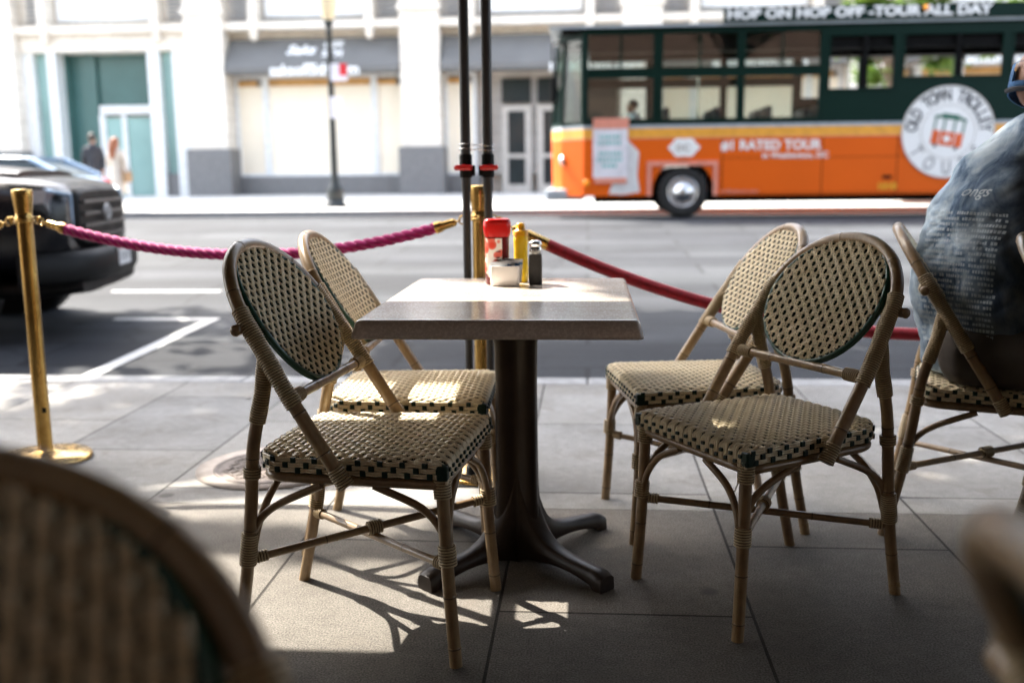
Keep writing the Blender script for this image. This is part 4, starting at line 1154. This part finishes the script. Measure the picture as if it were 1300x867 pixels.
cr = empty('parked_car', (-10.2,20.2,road_z(20.2)), 0); cr.scale = (1,1,.91); tag(cr, 'pale blue hatchback with a red tail lamp parked at the far kerb', 'car')
mb = MB(); mb.loft([sup(.70,.35,.62,-4.4,p=4), sup(.84,.28,.86,-4.2,p=4), sup(.88,.25,.96,-3.3,p=4.5), sup(.89,.25,1.0,-2.0,p=4.5), sup(.88,.25,1.02,-.6,p=4.5), sup(.84,.28,1.0,-.15,p=4), sup(.74,.36,.9,-.02,p=4)]); mb.build('body', B['bluecar'], cr)
mb = MB(); mb.loft([sup(.80,.9,1.0,-3.35,p=4), sup(.68,.9,1.36,-2.6,p=4), sup(.66,.9,1.42,-1.8,p=4), sup(.66,.9,1.40,-1.0,p=4), sup(.74,.9,1.02,-.22,p=4)]); mb.build('windows', B['carglass'], cr)
mb = MB(); mb.loft([sup(.60,1.375,1.40,-2.6,p=4), sup(.63,1.385,1.46,-1.8,p=4), sup(.62,1.37,1.43,-.95,p=4)])
for s_ in (-1,1):
    mb.tube([(-3.35,s_*.80,.98),(-2.6,s_*.66,1.38)],.035,8); mb.tube([(-.25,s_*.76,1.0),(-.98,s_*.64,1.38)],.06,8); mb.tube([(-1.75,s_*.85,1.0),(-1.75,s_*.65,1.40)],.03,8)
mb.build('roof', B['bluecar'], cr)
for s_ in (-1,1):
    mb = MB(); mb.ell((-.10,s_*.70,.86),(.10,.16,.09),14,8); mb.build('tail_lamp', B['taillight'], cr)
    wheel(cr, -.85, s_*.86, .31, .31, 1 if s_<0 else -1); wheel(cr, -3.5, s_*.86, .31, .31, 1 if s_<0 else -1)

# ------------------------------------------------------------------ people
def limb(mb, pts, rads, n=12):
    P = spline(pts, 6*(len(pts)-1)+1); rr = []
    m = len(pts)-1
    for i in range(len(P)):
        t = i/(len(P)-1)*m; j = min(int(t), m-1); rr.append(lerp(rads[j], rads[j+1], t-j))
    mb.tube(P, rr, n)
    mb.ell(P[0],(rr[0]*.98,)*3,12,8); mb.ell(P[-1],(rr[-1]*.98,)*3,12,8)
def hand(mb, p, d, up):
    d = Vector(d).normalized(); up = Vector(up).normalized(); sd = d.cross(up).normalized()
    p = Vector(p)
    M = Matrix((( d.x,sd.x,up.x,p.x),(d.y,sd.y,up.y,p.y),(d.z,sd.z,up.z,p.z),(0,0,0,1)))
    mb.ell((.045,0,0),(.052,.042,.018),12,8,0,M)
    for i, (o, l) in enumerate(((-.030,.068),(-.010,.078),(.011,.074),(.030,.058))):
        mb.tube([M @ Vector(q) for q in ((.075,o,0),(.085+l*.4,o*1.08,-.004),(.085+l*.75,o*1.1,-.018),(.085+l,o*1.1,-.036))], [.010,.0098,.009,.0075], 8)
    mb.tube([M @ Vector(q) for q in ((.02,-.034,-.002),(.05,-.062,-.01),(.078,-.072,-.02))], [.014,.012,.009], 8)
def head(mb, c, fdir, tilt=0, k=1.0):
    f = Vector(fdir).normalized(); up = Vector((0,0,1)); sd = up.cross(f).normalized(); up = f.cross(sd)
    M = Matrix(((f.x,sd.x,up.x,c[0]),(f.y,sd.y,up.y,c[1]),(f.z,sd.z,up.z,c[2]),(0,0,0,1))) @ Matrix.Scale(k,4)
    mb.ell((-.012,0,.025),(.098,.078,.098),20,14,0,M)       # skull
    mb.ell((.03,0,-.045),(.066,.060,.075),18,12,0,M)        # jaw
    mb.ell((.098,0,-.015),(.020,.014,.026),10,8,0,M)         # nose
    mb.ell((.090,0,-.062),(.014,.026,.009),10,6,0,M)         # lips
    mb.ell((.078,0,.028),(.014,.055,.012),10,6,0,M)          # brow
    for s_ in (-1,1):
        mb.ell((-.005,s_*.080,-.012),(.022,.010,.032),10,8,0,M)
    return M
def solid(mb, vox, smooth=6):
    return baked(mb, [('REMESH', dict(mode='VOXEL', voxel_size=vox, use_smooth_shade=True)), ('SMOOTH', dict(factor=.5, iterations=smooth))])

# seated man (local frame: x forward, z up, origin on the ground under the hips)
man = empty('person', (1.18,2.95,0), R(31)); tag(man, 'seated man seen from behind in a blue tie dye T-shirt and blue visor', 'person')
bm_ = MB()
def LR(x, y, z):      # the legs are turned to the right of the twisted torso, square with the chair
    a = R(-55); return (x*math.cos(a)-y*math.sin(a), x*math.sin(a)+y*math.cos(a), z)
HC = (.212,.03,1.285)
limb(bm_, [(.0,0,.56),(-.01,0,.72),(.03,0,.92),(.11,0,1.05)], [.10,.11,.12,.095], 16)
limb(bm_, [(.11,0,1.06),(.17,0,1.15),(.19,.02,1.215)], [.09,.062,.060])
Mh = head(bm_, HC, (1,-.08,-.22), 0, 1.12)
for s_ in (-1,1):
    limb(bm_, [(.12,s_*.10,1.04),(.15,s_*.175,1.01),(.20,s_*.25,.86),(.24,s_*.27,.80)], [.075,.066,.052,.046])
    limb(bm_, [(.24,s_*.27,.80),(.36,s_*.20,.78),(.475,s_*.12,.775)], [.046,.040,.029])
    hand(bm_, (.475,s_*.12,.775), (.9,-s_*.35,-.05), (0,0,1))
    limb(bm_, [LR(.02,s_*.08,.545),LR(.2,s_*.13,.55),LR(.43,s_*.15,.53)], [.085,.082,.062])
    limb(bm_, [LR(.43,s_*.15,.53),LR(.44,s_*.15,.30),LR(.42,s_*.15,.09)], [.060,.056,.038])
    limb(bm_, [LR(.41,s_*.15,.06),LR(.52,s_*.16,.045),LR(.60,s_*.165,.035)], [.042,.036,.028])
b2 = solid(bm_, .009); bo = b2.build('body', B['skin_dark'], man)
# shirt: loft along the bent spine, with sleeves, fused
sm_ = MB()
secs = [(-.030,.47,.175,.135,0),(-.045,.56,.190,.145,0),(-.060,.68,.205,.155,5),(-.055,.80,.218,.158,15),(-.020,.92,.208,.152,25),(.045,1.015,.172,.142,36),(.105,1.08,.138,.115,46),(.150,1.14,.112,.090,52),(.178,1.172,.086,.076,55),(.195,1.192,.075,.070,55)]
rings = []
dense = []
for i in range(len(secs)-1):
    for k_ in range(4): dense.append([lerp(a, b, k_/4) for a, b in zip(secs[i], secs[i+1])])
dense.append(list(secs[-1]))
for f_, z_, hw, hd, tl in dense:
    P = []
    for i in range(40):
        a = 2*PI*i/40; c, s_ = math.cos(a), math.sin(a)
        lx = math.copysign(abs(c)**.85,c)*hd; ly = math.copysign(abs(s_)**.8,s_)*hw
        P.append((f_+lx*math.cos(R(tl)), ly, z_-lx*math.sin(R(tl))))
    rings.append(P)
sm_.loft(rings)
for s_ in (-1,1):
    limb(sm_, [(.08,s_*.10,1.03),(.13,s_*.165,1.01),(.18,s_*.235,.92),(.20,s_*.255,.86)], [.10,.10,.090,.084], 16)
s2 = solid(sm_, .012, 5)
nv = []
for v in s2.v:
    p = Vector(v)
    n1 = noise.noise(Vector((p.x*5,p.y*5+p.z*3,p.z*9)))*.016 + noise.noise(Vector((p.x*9+p.z*9,p.y*9-p.z*7,p.z*16)))*.009 + noise.noise(Vector((p.x*20+p.z*12,p.y*22,p.z*30)))*.003
    wa = Vector((p.dot(Vector((.3,.75,-.6)))*17, p.dot(Vector((.2,.6,.77)))*3.2, p.x*4)); n1 -= .011*max(0, 1-abs(noise.noise(wa))*2.6)**2
    wb = Vector((p.dot(Vector((.2,-.5,-.84)))*24, p.dot(Vector((.3,-.8,.5)))*4.5, p.x*5+3)); n1 -= .007*max(0, 1-abs(noise.noise(wb))*2.8)**2
    nv.append(tuple(p + Vector((-.6 if p.x < 0 else .3, math.copysign(.5,p.y), .1))*n1))
s2.v = nv
s2 = baked(s2, [('SUBSURF', dict(levels=1)), ('SMOOTH', dict(factor=.4, iterations=2))])
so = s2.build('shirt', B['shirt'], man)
bvh = BVHTree.FromPolygons([Vector(v) for v in s2.v], s2.f)
# printed block on the back, projected on to the cloth
pr = MB()
def stick(poly):
    out = []
    for (u, w) in poly:      # u across (local y), w height along the back
        hit = bvh.ray_cast(Vector((-.9,u,w)), Vector((1,0,-.12)))
        if hit[0] is None: return
        out.append(hit[0] + hit[1]*.0025)
    pr.add(out, [tuple(range(len(out)))], 0, True)
z_ = 1.02
for row in range(24):
    u = .115; end = -.125
    while u > end:
        wd = random.uniform(.004,.0075)
        if random.random() < .84: 
            hh = random.choice((.0085,.0085,.0070))
            stick([(u,z_),(u-wd,z_),(u-wd,z_+hh),(u,z_+hh)])
        u -= wd+.0022
    z_ -= .0158
pr.build('print', B['print'], so); pr = MB()
tm = MB(); text_geo('ongs', .062, Matrix.Identity(4), tm, 0, .0005, 0, shear=.25)
for f_ in tm.f: stick([(-.02-tm.v[i][0]*.8, 1.085+tm.v[i][1]*.7) for i in f_])
pr.build('print', B['print'], so)
# trousers
tm_ = MB()
limb(tm_, [(-.015,0,.55),(-.01,0,.62)], [.155,.150], 16); limb(tm_, [LR(-.01,-.09,.55),LR(-.01,.09,.55)], [.145,.145], 14)
for s_ in (-1,1):
    limb(tm_, [LR(.0,s_*.09,.55),LR(.2,s_*.135,.555),LR(.43,s_*.155,.53)], [.138,.112,.080])
    limb(tm_, [LR(.43,s_*.155,.53),LR(.44,s_*.155,.34),LR(.42,s_*.155,.12)], [.078,.075,.066])
t2 = solid(tm_, .012, 4); t2.v = [(v[0],v[1],max(v[2],.462) if v[0]*v[0]+v[1]*v[1] < .07 and v[2] > .38 else v[2]) for v in t2.v]
t2.build('trousers', B['trousers'], man)
for s_ in (-1,1):
    sh = MB(); limb(sh, [LR(.40,s_*.15,.05),LR(.52,s_*.16,.045),LR(.61,s_*.167,.037)], [.05,.046,.036]); sh.v = [(v[0],v[1],max(v[2],.002)) for v in sh.v]; sh.build('shoe', B['shoe'], man)
# visor: open-topped band round the head, with an opening and strap at the rear
vm = MB(); n = 56
def vr(zz, k_, a): 
    g_ = 0
    return Mh @ Vector((-.012+.102*k_*math.cos(a), .083*k_*math.sin(a), zz))
zlo, zhi = -.042, .030
rows = []
for zz, k_ in ((zlo-.0,.99),(zlo,1.02),(-.02,1.055),(.005,1.06),(zhi,1.05),(zhi,1.02)):
    rows.append([vr(zz - .012*math.cos(2*PI*i/n), k_, 2*PI*i/n) for i in range(n)])
bvs = []; fcs = []
for r_ in rows: bvs += r_
for i in range(len(rows)-1):
    for j in range(n):
        a = 2*PI*(j+.5)/n; da = abs(((a-PI)+PI) % (2*PI) - PI)
        if i in (2,3) and da < .30: continue         # gap above the strap
        fcs.append((i*n+j, i*n+(j+1)%n, (i+1)*n+(j+1)%n, (i+1)*n+j))
vm.add(bvs, fcs)
vb = []
for j in range(15):
    a = -1.1+2.2*j/14; vb.append([vr(.0,1.06,a), Mh @ Vector((-.012+.102*1.06*math.cos(a)+.075*math.cos(a*.8)*(1-.3*abs(a)), .083*1.06*math.sin(a), -.012))])
vm.loft([[r_[0] for r_ in vb],[r_[1] for r_ in vb]], 0, False, False, closed=False)
vo = vm.build('visor', B['visor'], man)
sm2 = MB(); sm2.tube([vr(zlo+.012,1.075,PI+a) for a in [-.5+.1*i for i in range(11)]], .0075, 6); sm2.ell(vr(zlo+.012,1.1,PI+.35),(.010,.012,.012),8,6); sm2.build('strap', B['navy'], vo)
hr = MB(); hr.ell((-.016,0,.03),(.1005,.080,.100),20,14,0,Mh)
hr.f = [f for f in hr.f]; 

# pedestrians and the driver
def walker(name, loc, rz, label, h, top, bottom, hairm, long_hair, bag=False, dress=False):
    w = empty(name, loc, rz); tag(w, label, 'person'); k_ = h/1.75
    mb = MB()
    limb(mb, [(0,0,.95),(.0,0,1.15),(.0,0,1.38)], [.13,.115,.13]); limb(mb, [(0,0,1.4),(.01,0,1.5)], [.07,.052])
    M_ = head(mb, (.015,0,1.63), (1,0,-.05))
    for s_ in (-1,1):
        limb(mb, [(0,s_*.16,1.39),(-.03*s_,s_*.21,1.15),(.07*s_+.05,s_*.22,.92)], [.056,.045,.03]); hand(mb, (.07*s_+.05,s_*.22,.92), (.2,0,-1), (0,s_,0))
        limb(mb, [(0,s_*.09,.93),(.12*s_,s_*.09,.5),(.14*s_-.04,s_*.09,.09)], [.09,.062,.042]); limb(mb, [(.14*s_-.05,s_*.09,.05),(.14*s_+.12,s_*.10,.035)], [.042,.034])
    b_ = solid(mb, .016, 3); b_.v = [tuple(Vector(v)*k_) for v in b_.v]; b_.build('body', B['skin'], w)
    mb = MB()
    limb(mb, [(0,0,.93),(.0,0,1.15),(.0,0,1.38)], [.150,.135,.150])
    limb(mb, [(0,-.13,1.39),(0,.13,1.39)], [.08,.08])
    for s_ in (-1,1): limb(mb, [(0,s_*.16,1.39),(-.03*s_,s_*.21,1.15),(.06*s_+.04,s_*.22,.97)], [.07,.058,.045])
    b_ = solid(mb, .016, 3); b_.v = [tuple(Vector(v)*k_) for v in b_.v]; b_.build('dress_top' if dress else 'jacket', top, w)
    mb = MB()
    if dress:
        mb.lathe([(.15,1.0),(.19,.85),(.24,.5),(.26,.42),(.25,.42)],20,0,Matrix.Diagonal((.85,1,1,1)))
        mb.v = [tuple(Vector(v)*k_) for v in mb.v]; mb.build('skirt', bottom, w)
    else:
        for s_ in (-1,1): limb(mb, [(0,s_*.09,.94),(.12*s_,s_*.09,.5),(.14*s_-.04,s_*.09,.1)], [.105,.08,.065])
        b_ = solid(mb, .016, 3); b_.v = [tuple(Vector(v)*k_) for v in b_.v]; b_.build('trousers', bottom, w)
    mb = MB(); mb.ell((-.022,0,.035),(.102,.086,.100),18,12,0,M_)
    if long_hair: limb(mb, [(-.05,0,1.66),(-.10,0,1.5),(-.13,0,1.3)], [.09,.10,.07])
    mb.v = [tuple(Vector(v)*k_) for v in mb.v]; mb.build('hair', hairm, w)
    if bag:
        bg = MB(); bg.rbox(-.14,.14,-.34,-.24,.68,.95,.04); bg.tube([(-.1,-.28,.93),(-.06,-.2,1.2),(0,-.12,1.44),(.06,-.2,1.2),(.1,-.28,.93)],.012,6)
        bg.v = [tuple(Vector(v)*k_) for v in bg.v]; o = bg.build('shoulder_bag', B['tan']); o.location = loc; o.rotation_euler = (0,0,rz); tag(o, 'tan shoulder bag carried by the woman with auburn hair', 'bag')
    return w
walker('person',(-11.75,23.3,FZ),R(100),'man in a charcoal jacket walking on the far pavement',1.8,B['navy'],B['navy'],B['hair'],False)
walker('person',(-10.95,22.8,FZ),R(75),'woman with long auburn hair and a cream dress on the far pavement',1.68,B['dress'],B['dress'],B['redhair'],True,True,True)
dv = empty('person', (.85,BY+.62,1.0), R(180)); tag(dv, 'bus driver in a pale shirt sitting behind the front side window', 'person')
mb = MB(); limb(mb, [(0,0,.5),(0,0,.75),(0,0,.98)], [.13,.12,.13]); limb(mb, [(0,0,1.0),(.02,0,1.1)], [.07,.055]); M_ = head(mb, (.03,0,1.22), (1,0,0))
for s_ in (-1,1):
    limb(mb, [(0,s_*.17,.98),(.12,s_*.22,.78),(.38,s_*.15,.85)], [.055,.045,.032]); hand(mb, (.38,s_*.15,.85), (1,0,.1), (0,0,1))
    limb(mb, [(0,s_*.1,.46),(.42,s_*.12,.46),(.45,s_*.12,.08)], [.09,.07,.045])
solid(mb, .016, 3).build('body', B['skin'], dv)
mb = MB(); limb(mb, [(0,0,.48),(0,0,.75),(0,0,.98)], [.155,.145,.155]); limb(mb, [(0,-.13,.99),(0,.13,.99)], [.08,.08])
for s_ in (-1,1): limb(mb, [(0,s_*.17,.98),(.08,s_*.22,.83)], [.07,.06])
solid(mb, .016, 3).build('shirt', B['whiteshirt'], dv)
mb = MB(); mb.ell((-.022,0,.04),(.102,.086,.098),16,10,0,M_); mb.build('hair', B['hair'], dv)

# ------------------------------------------------------------------ trees
def leaf_cloud(mb, clumps, n, size, keep=None, mi=0):
    tot = sum(c[1][0]*c[1][1]*c[1][2] for c in clumps)
    for (c, r) in clumps:
        k_ = int(n*r[0]*r[1]*r[2]/tot)
        for _ in range(k_):
            while True:
                q = Vector((random.uniform(-1,1),random.uniform(-1,1),random.uniform(-1,1)))
                if q.length < 1: break
            q = q*(.55+.45*random.random())
            p = Vector((c[0]+q.x*r[0], c[1]+q.y*r[1], c[2]+q.z*r[2]))
            if keep and not keep(p): continue
            s_ = size*random.uniform(.6,1.3)
            M = Matrix.Translation(p) @ Matrix.Rotation(random.uniform(0,6.28),4,'Z') @ Matrix.Rotation(random.uniform(-1.0,1.0),4,'X')
            mb.add([M @ Vector(t) for t in ((-s_*.5,0,0),(-.15*s_,-.32*s_,.03*s_),(.55*s_,0,-.06*s_),(-.15*s_,.32*s_,.03*s_))], [(0,1,2,3)], mi, False)
def tree(loc, h, spread, trunk_r, n, size, label, mat, cz0, keep=None, off=(0,0), nclump=14, seed=1):
    random.seed(seed)
    t = empty('street_tree', loc); tag(t, label, 'tree', 'street trees')
    mb = MB()
    top = (off[0]*.5, off[1]*.5, h*.72)
    mb.tube(spline([(0,0,-.1),(.04,.03,h*.2),(off[0]*.2,off[1]*.2,h*.42),top], 14), [lerp(trunk_r*1.15,trunk_r*.3,i/13) for i in range(14)], 12)
    cl = []
    for i in range(nclump):
        a = 2*PI*i/nclump*1.618*2; rr_ = spread*math.sqrt((i+.5)/nclump)
        c = (off[0]+rr_*math.cos(a)*.82, off[1]+rr_*math.sin(a)*.82, lerp(cz0+1.0, h-1.0, random.random()))
        cl.append((c, (spread*random.uniform(.30,.42),spread*random.uniform(.30,.42),spread*random.uniform(.2,.3))))
    lm = []
    for c, r_ in cl:
        k_ = random.uniform(.3,.6); s0 = Vector((off[0]*.2*k_*2,off[1]*.2*k_*2,h*.35+h*.3*k_*.6))
        P = spline([s0, s0.lerp(Vector(c),.5)+Vector((0,0,.25)), Vector(c)], 9)
        if keep is None or keep(P[4]+Vector(loc)): mb.tube(P, [lerp(trunk_r*.38,.015,i/8) for i in range(9)], 7)
    mb.build('trunk', B['bark'], t)
    mb = MB(); L_ = Vector(loc)
    leaf_cloud(mb, cl, n, size, (lambda p: keep(p+L_)) if keep else None)
    mb.build('crown', mat, t)
    return t
def sunlit(p):
    """leaf positions that would shade the sunny patch by the table are left open"""
    if p.y < 6.2: return False
    k_ = p.z/SUN.z; gx, gy = p.x-SUN.x*k_, p.y-SUN.y*k_
    j = .22*noise.noise(Vector((gx*2.2,gy*2.2,0)))
    a = -2.0 < gx+j < .58 and 1.75 < gy+j < 2.66
    b = -2.0 < gx+j < -.35 and 2.8 < gy+j < 3.95+.12*gx
    c = gy > 8.0+j*2
    return not (a or b or c)
tree((-5.4,4.5,0),10,5.0,.2,15000,.26,'tall street tree at the near kerb beside the black truck',B['leaf'],4.4,sunlit,(.7,4.6),22,3)
tree((4.6,4.5,0),10,5.0,.2,15000,.26,'unseen tall street tree added beyond the right edge to block skylight',B['leaf'],4.4,sunlit,(-.6,4.6),22,4)  # added out of view, its crown blocks sky over the foreground
tree((-14.5,4.5,0),10,5.0,.2,12000,.26,'unseen tall street tree added far beyond the left edge to shade the road',B['leaf'],4.4,sunlit,(.6,4.6),22,6)  # added out of view to shade the road around the truck
tree((11.5,25.6,FZ),8.5,3.0,.14,5200,.26,'bright green tree behind the bus roof at the right',B['leaf2'],2.4,None,(0,0),14,5)
tree((16.5,26.5,FZ),8.0,3.0,.14,4200,.28,'green tree further right behind the bus',B['leaf2'],2.2,None,(0,0),12,8)
tree((7.9,27.5,FZ),7.0,1.9,.11,2600,.24,'slender green tree seen through the rear bus windows',B['leaf2'],2.2,None,(0,0),10,9)
random.seed(11)
for i, (px_, w_, h_, lab) in enumerate(((8.6,3.2,.85,'low green shrub in a planter seen beneath the bus'),(12.6,2.8,.9,'low green shrub in a planter at the right beyond the bus'))):
    pb = empty('planter', (px_,23.4,FZ)); tag(pb, ('long' if i == 0 else 'short')+' concrete planter box on the far pavement behind the bus', 'planter')
    mb = MB(); mb.box(-w_/2,w_/2,-.3,-.22,0,.42); mb.box(-w_/2,w_/2,.22,.3,0,.42); mb.box(-w_/2,-w_/2+.08,-.22,.22,0,.42); mb.box(w_/2-.08,w_/2,-.22,.22,0,.42); mb.build('box', B['planter'], pb)
    mb = MB(); mb.box(-w_/2+.08,w_/2-.08,-.22,.22,0,.38); mb.build('soil', B['ground'], pb)
    so_ = empty('shrub', (px_,23.4,FZ)); tag(so_, lab, 'shrub')
    mb = MB(); leaf_cloud(mb, [((-w_*.3+w_*.2*j,random.uniform(-.05,.05),.65+random.uniform(0,.3)),(w_*.2,.35,.45)) for j in range(4)], 1500, .13); mb.build('foliage', B['leaf2'], so_)
    mb = MB()
    for j in range(5): mb.tube([(-w_*.35+j*w_*.17,0,.3),(-w_*.33+j*w_*.17,.04,.8)],.015,6)
    mb.build('stem', B['bark'], so_)

def litter(name, x, y, rz, mat, label, k=1.0, grp=None):
    mb = MB(); n = 9; top = []
    for i in range(n):
        t_ = i/(n-1); w_ = .011*math.sin(PI*t_)**.8*k; top.append([((t_-.5)*.045*k,-w_,.003+.004*math.sin(t_*5)),((t_-.5)*.045*k,0,.001+.002*math.sin(t_*5)),((t_-.5)*.045*k,w_,.003+.005*math.sin(t_*4))])
    mb.loft(top, 0, False, False, closed=False)
    o = mb.build(name, mat); o.location = (x,y,.0015); o.rotation_euler = (0,0,rz); tag(o, label, 'leaf' if 'leaf' in name else 'scrap', grp)
DRY = simple('dry_leaf_brown',(.07,.045,.025),.7)
litter('fallen_leaf', 1.42, 3.02, .3, DRY, 'dark dry leaf on the pavement beneath the seated man')
litter('paper_scrap', 1.55, 3.07, 1.2, B['packet'], 'tiny white paper scrap on the pavement beneath the seated man', .7)
litter('fallen_leaf', -1.62, 4.55, 2.0, DRY, 'dry leaf lying near the kerb between the left brass post and the road')
litter('fallen_leaf', .83, 4.2, .9, DRY, 'dry leaf on the pale paving behind the right chairs')
# ------------------------------------------------------------------ light
w = bpy.data.worlds.new('World'); S.world = w; w.use_nodes = True
nt = w.node_tree; nt.nodes.clear()
sk = nt.nodes.new('ShaderNodeTexSky'); sk.sky_type = 'NISHITA'; sk.sun_disc = False
sk.sun_elevation = SUN_EL
sk.sun_rotation = math.atan2(SUN.x, SUN.y)
sk.air_density = 1.0; sk.dust_density = 4.0; sk.ozone_density = 1.0
bg = nt.nodes.new('ShaderNodeBackground'); bg.inputs[1].default_value = .15
ow = nt.nodes.new('ShaderNodeOutputWorld'); hs = nt.nodes.new('ShaderNodeHueSaturation'); hs.inputs['Saturation'].default_value = .62; nt.links.new(sk.outputs[0], hs.inputs['Color']); nt.links.new(hs.outputs[0], bg.inputs[0]); nt.links.new(bg.outputs[0], ow.inputs[0])
sl_ = bpy.data.lights.new('sun', 'SUN'); sl_.energy = 2.4; sl_.angle = R(.5); sl_.color = (1,.93,.82)
so_ = bpy.data.objects.new('sun', sl_); COL.objects.link(so_); so_.location = (-10,12,20)
so_.rotation_euler = (-SUN).to_track_quat('-Z','Y').to_euler()

# ------------------------------------------------------------------ camera
yaw, pitch, roll = R(4.4), R(9.71), R(.6)
fw = Vector((-math.sin(yaw)*math.cos(pitch), math.cos(yaw)*math.cos(pitch), -math.sin(pitch)))
rt = Vector((math.cos(yaw), math.sin(yaw), 0)); up = rt.cross(fw)
r2 = rt*math.cos(roll) - up*math.sin(roll); u2 = rt*math.sin(roll) + up*math.cos(roll)
cd = bpy.data.cameras.new('camera'); co = bpy.data.objects.new('camera', cd); COL.objects.link(co)
co.matrix_world = Matrix(((r2.x,u2.x,-fw.x,0),(r2.y,u2.y,-fw.y,0),(r2.z,u2.z,-fw.z,1.065),(0,0,0,1)))
cd.sensor_width = 36; cd.lens = 35; cd.clip_start = .02; cd.clip_end = 1500
cd.dof.use_dof = True; cd.dof.focus_distance = 2.25; cd.dof.aperture_fstop = 2.2; cd.dof.aperture_blades = 0
S.camera = co
S.view_settings.view_transform = 'Standard'; S.view_settings.look = 'None'; S.view_settings.gamma = 1; S.view_settings.use_curve_mapping = False
S.view_settings.exposure = 2.85
S.render.engine = 'CYCLES'
S.cycles.use_denoising = True; S.cycles.max_bounces = 7; S.cycles.transparent_max_bounces = 12; S.cycles.caustics_reflective = False; S.cycles.caustics_refractive = False
S.cycles.sample_clamp_indirect = 6
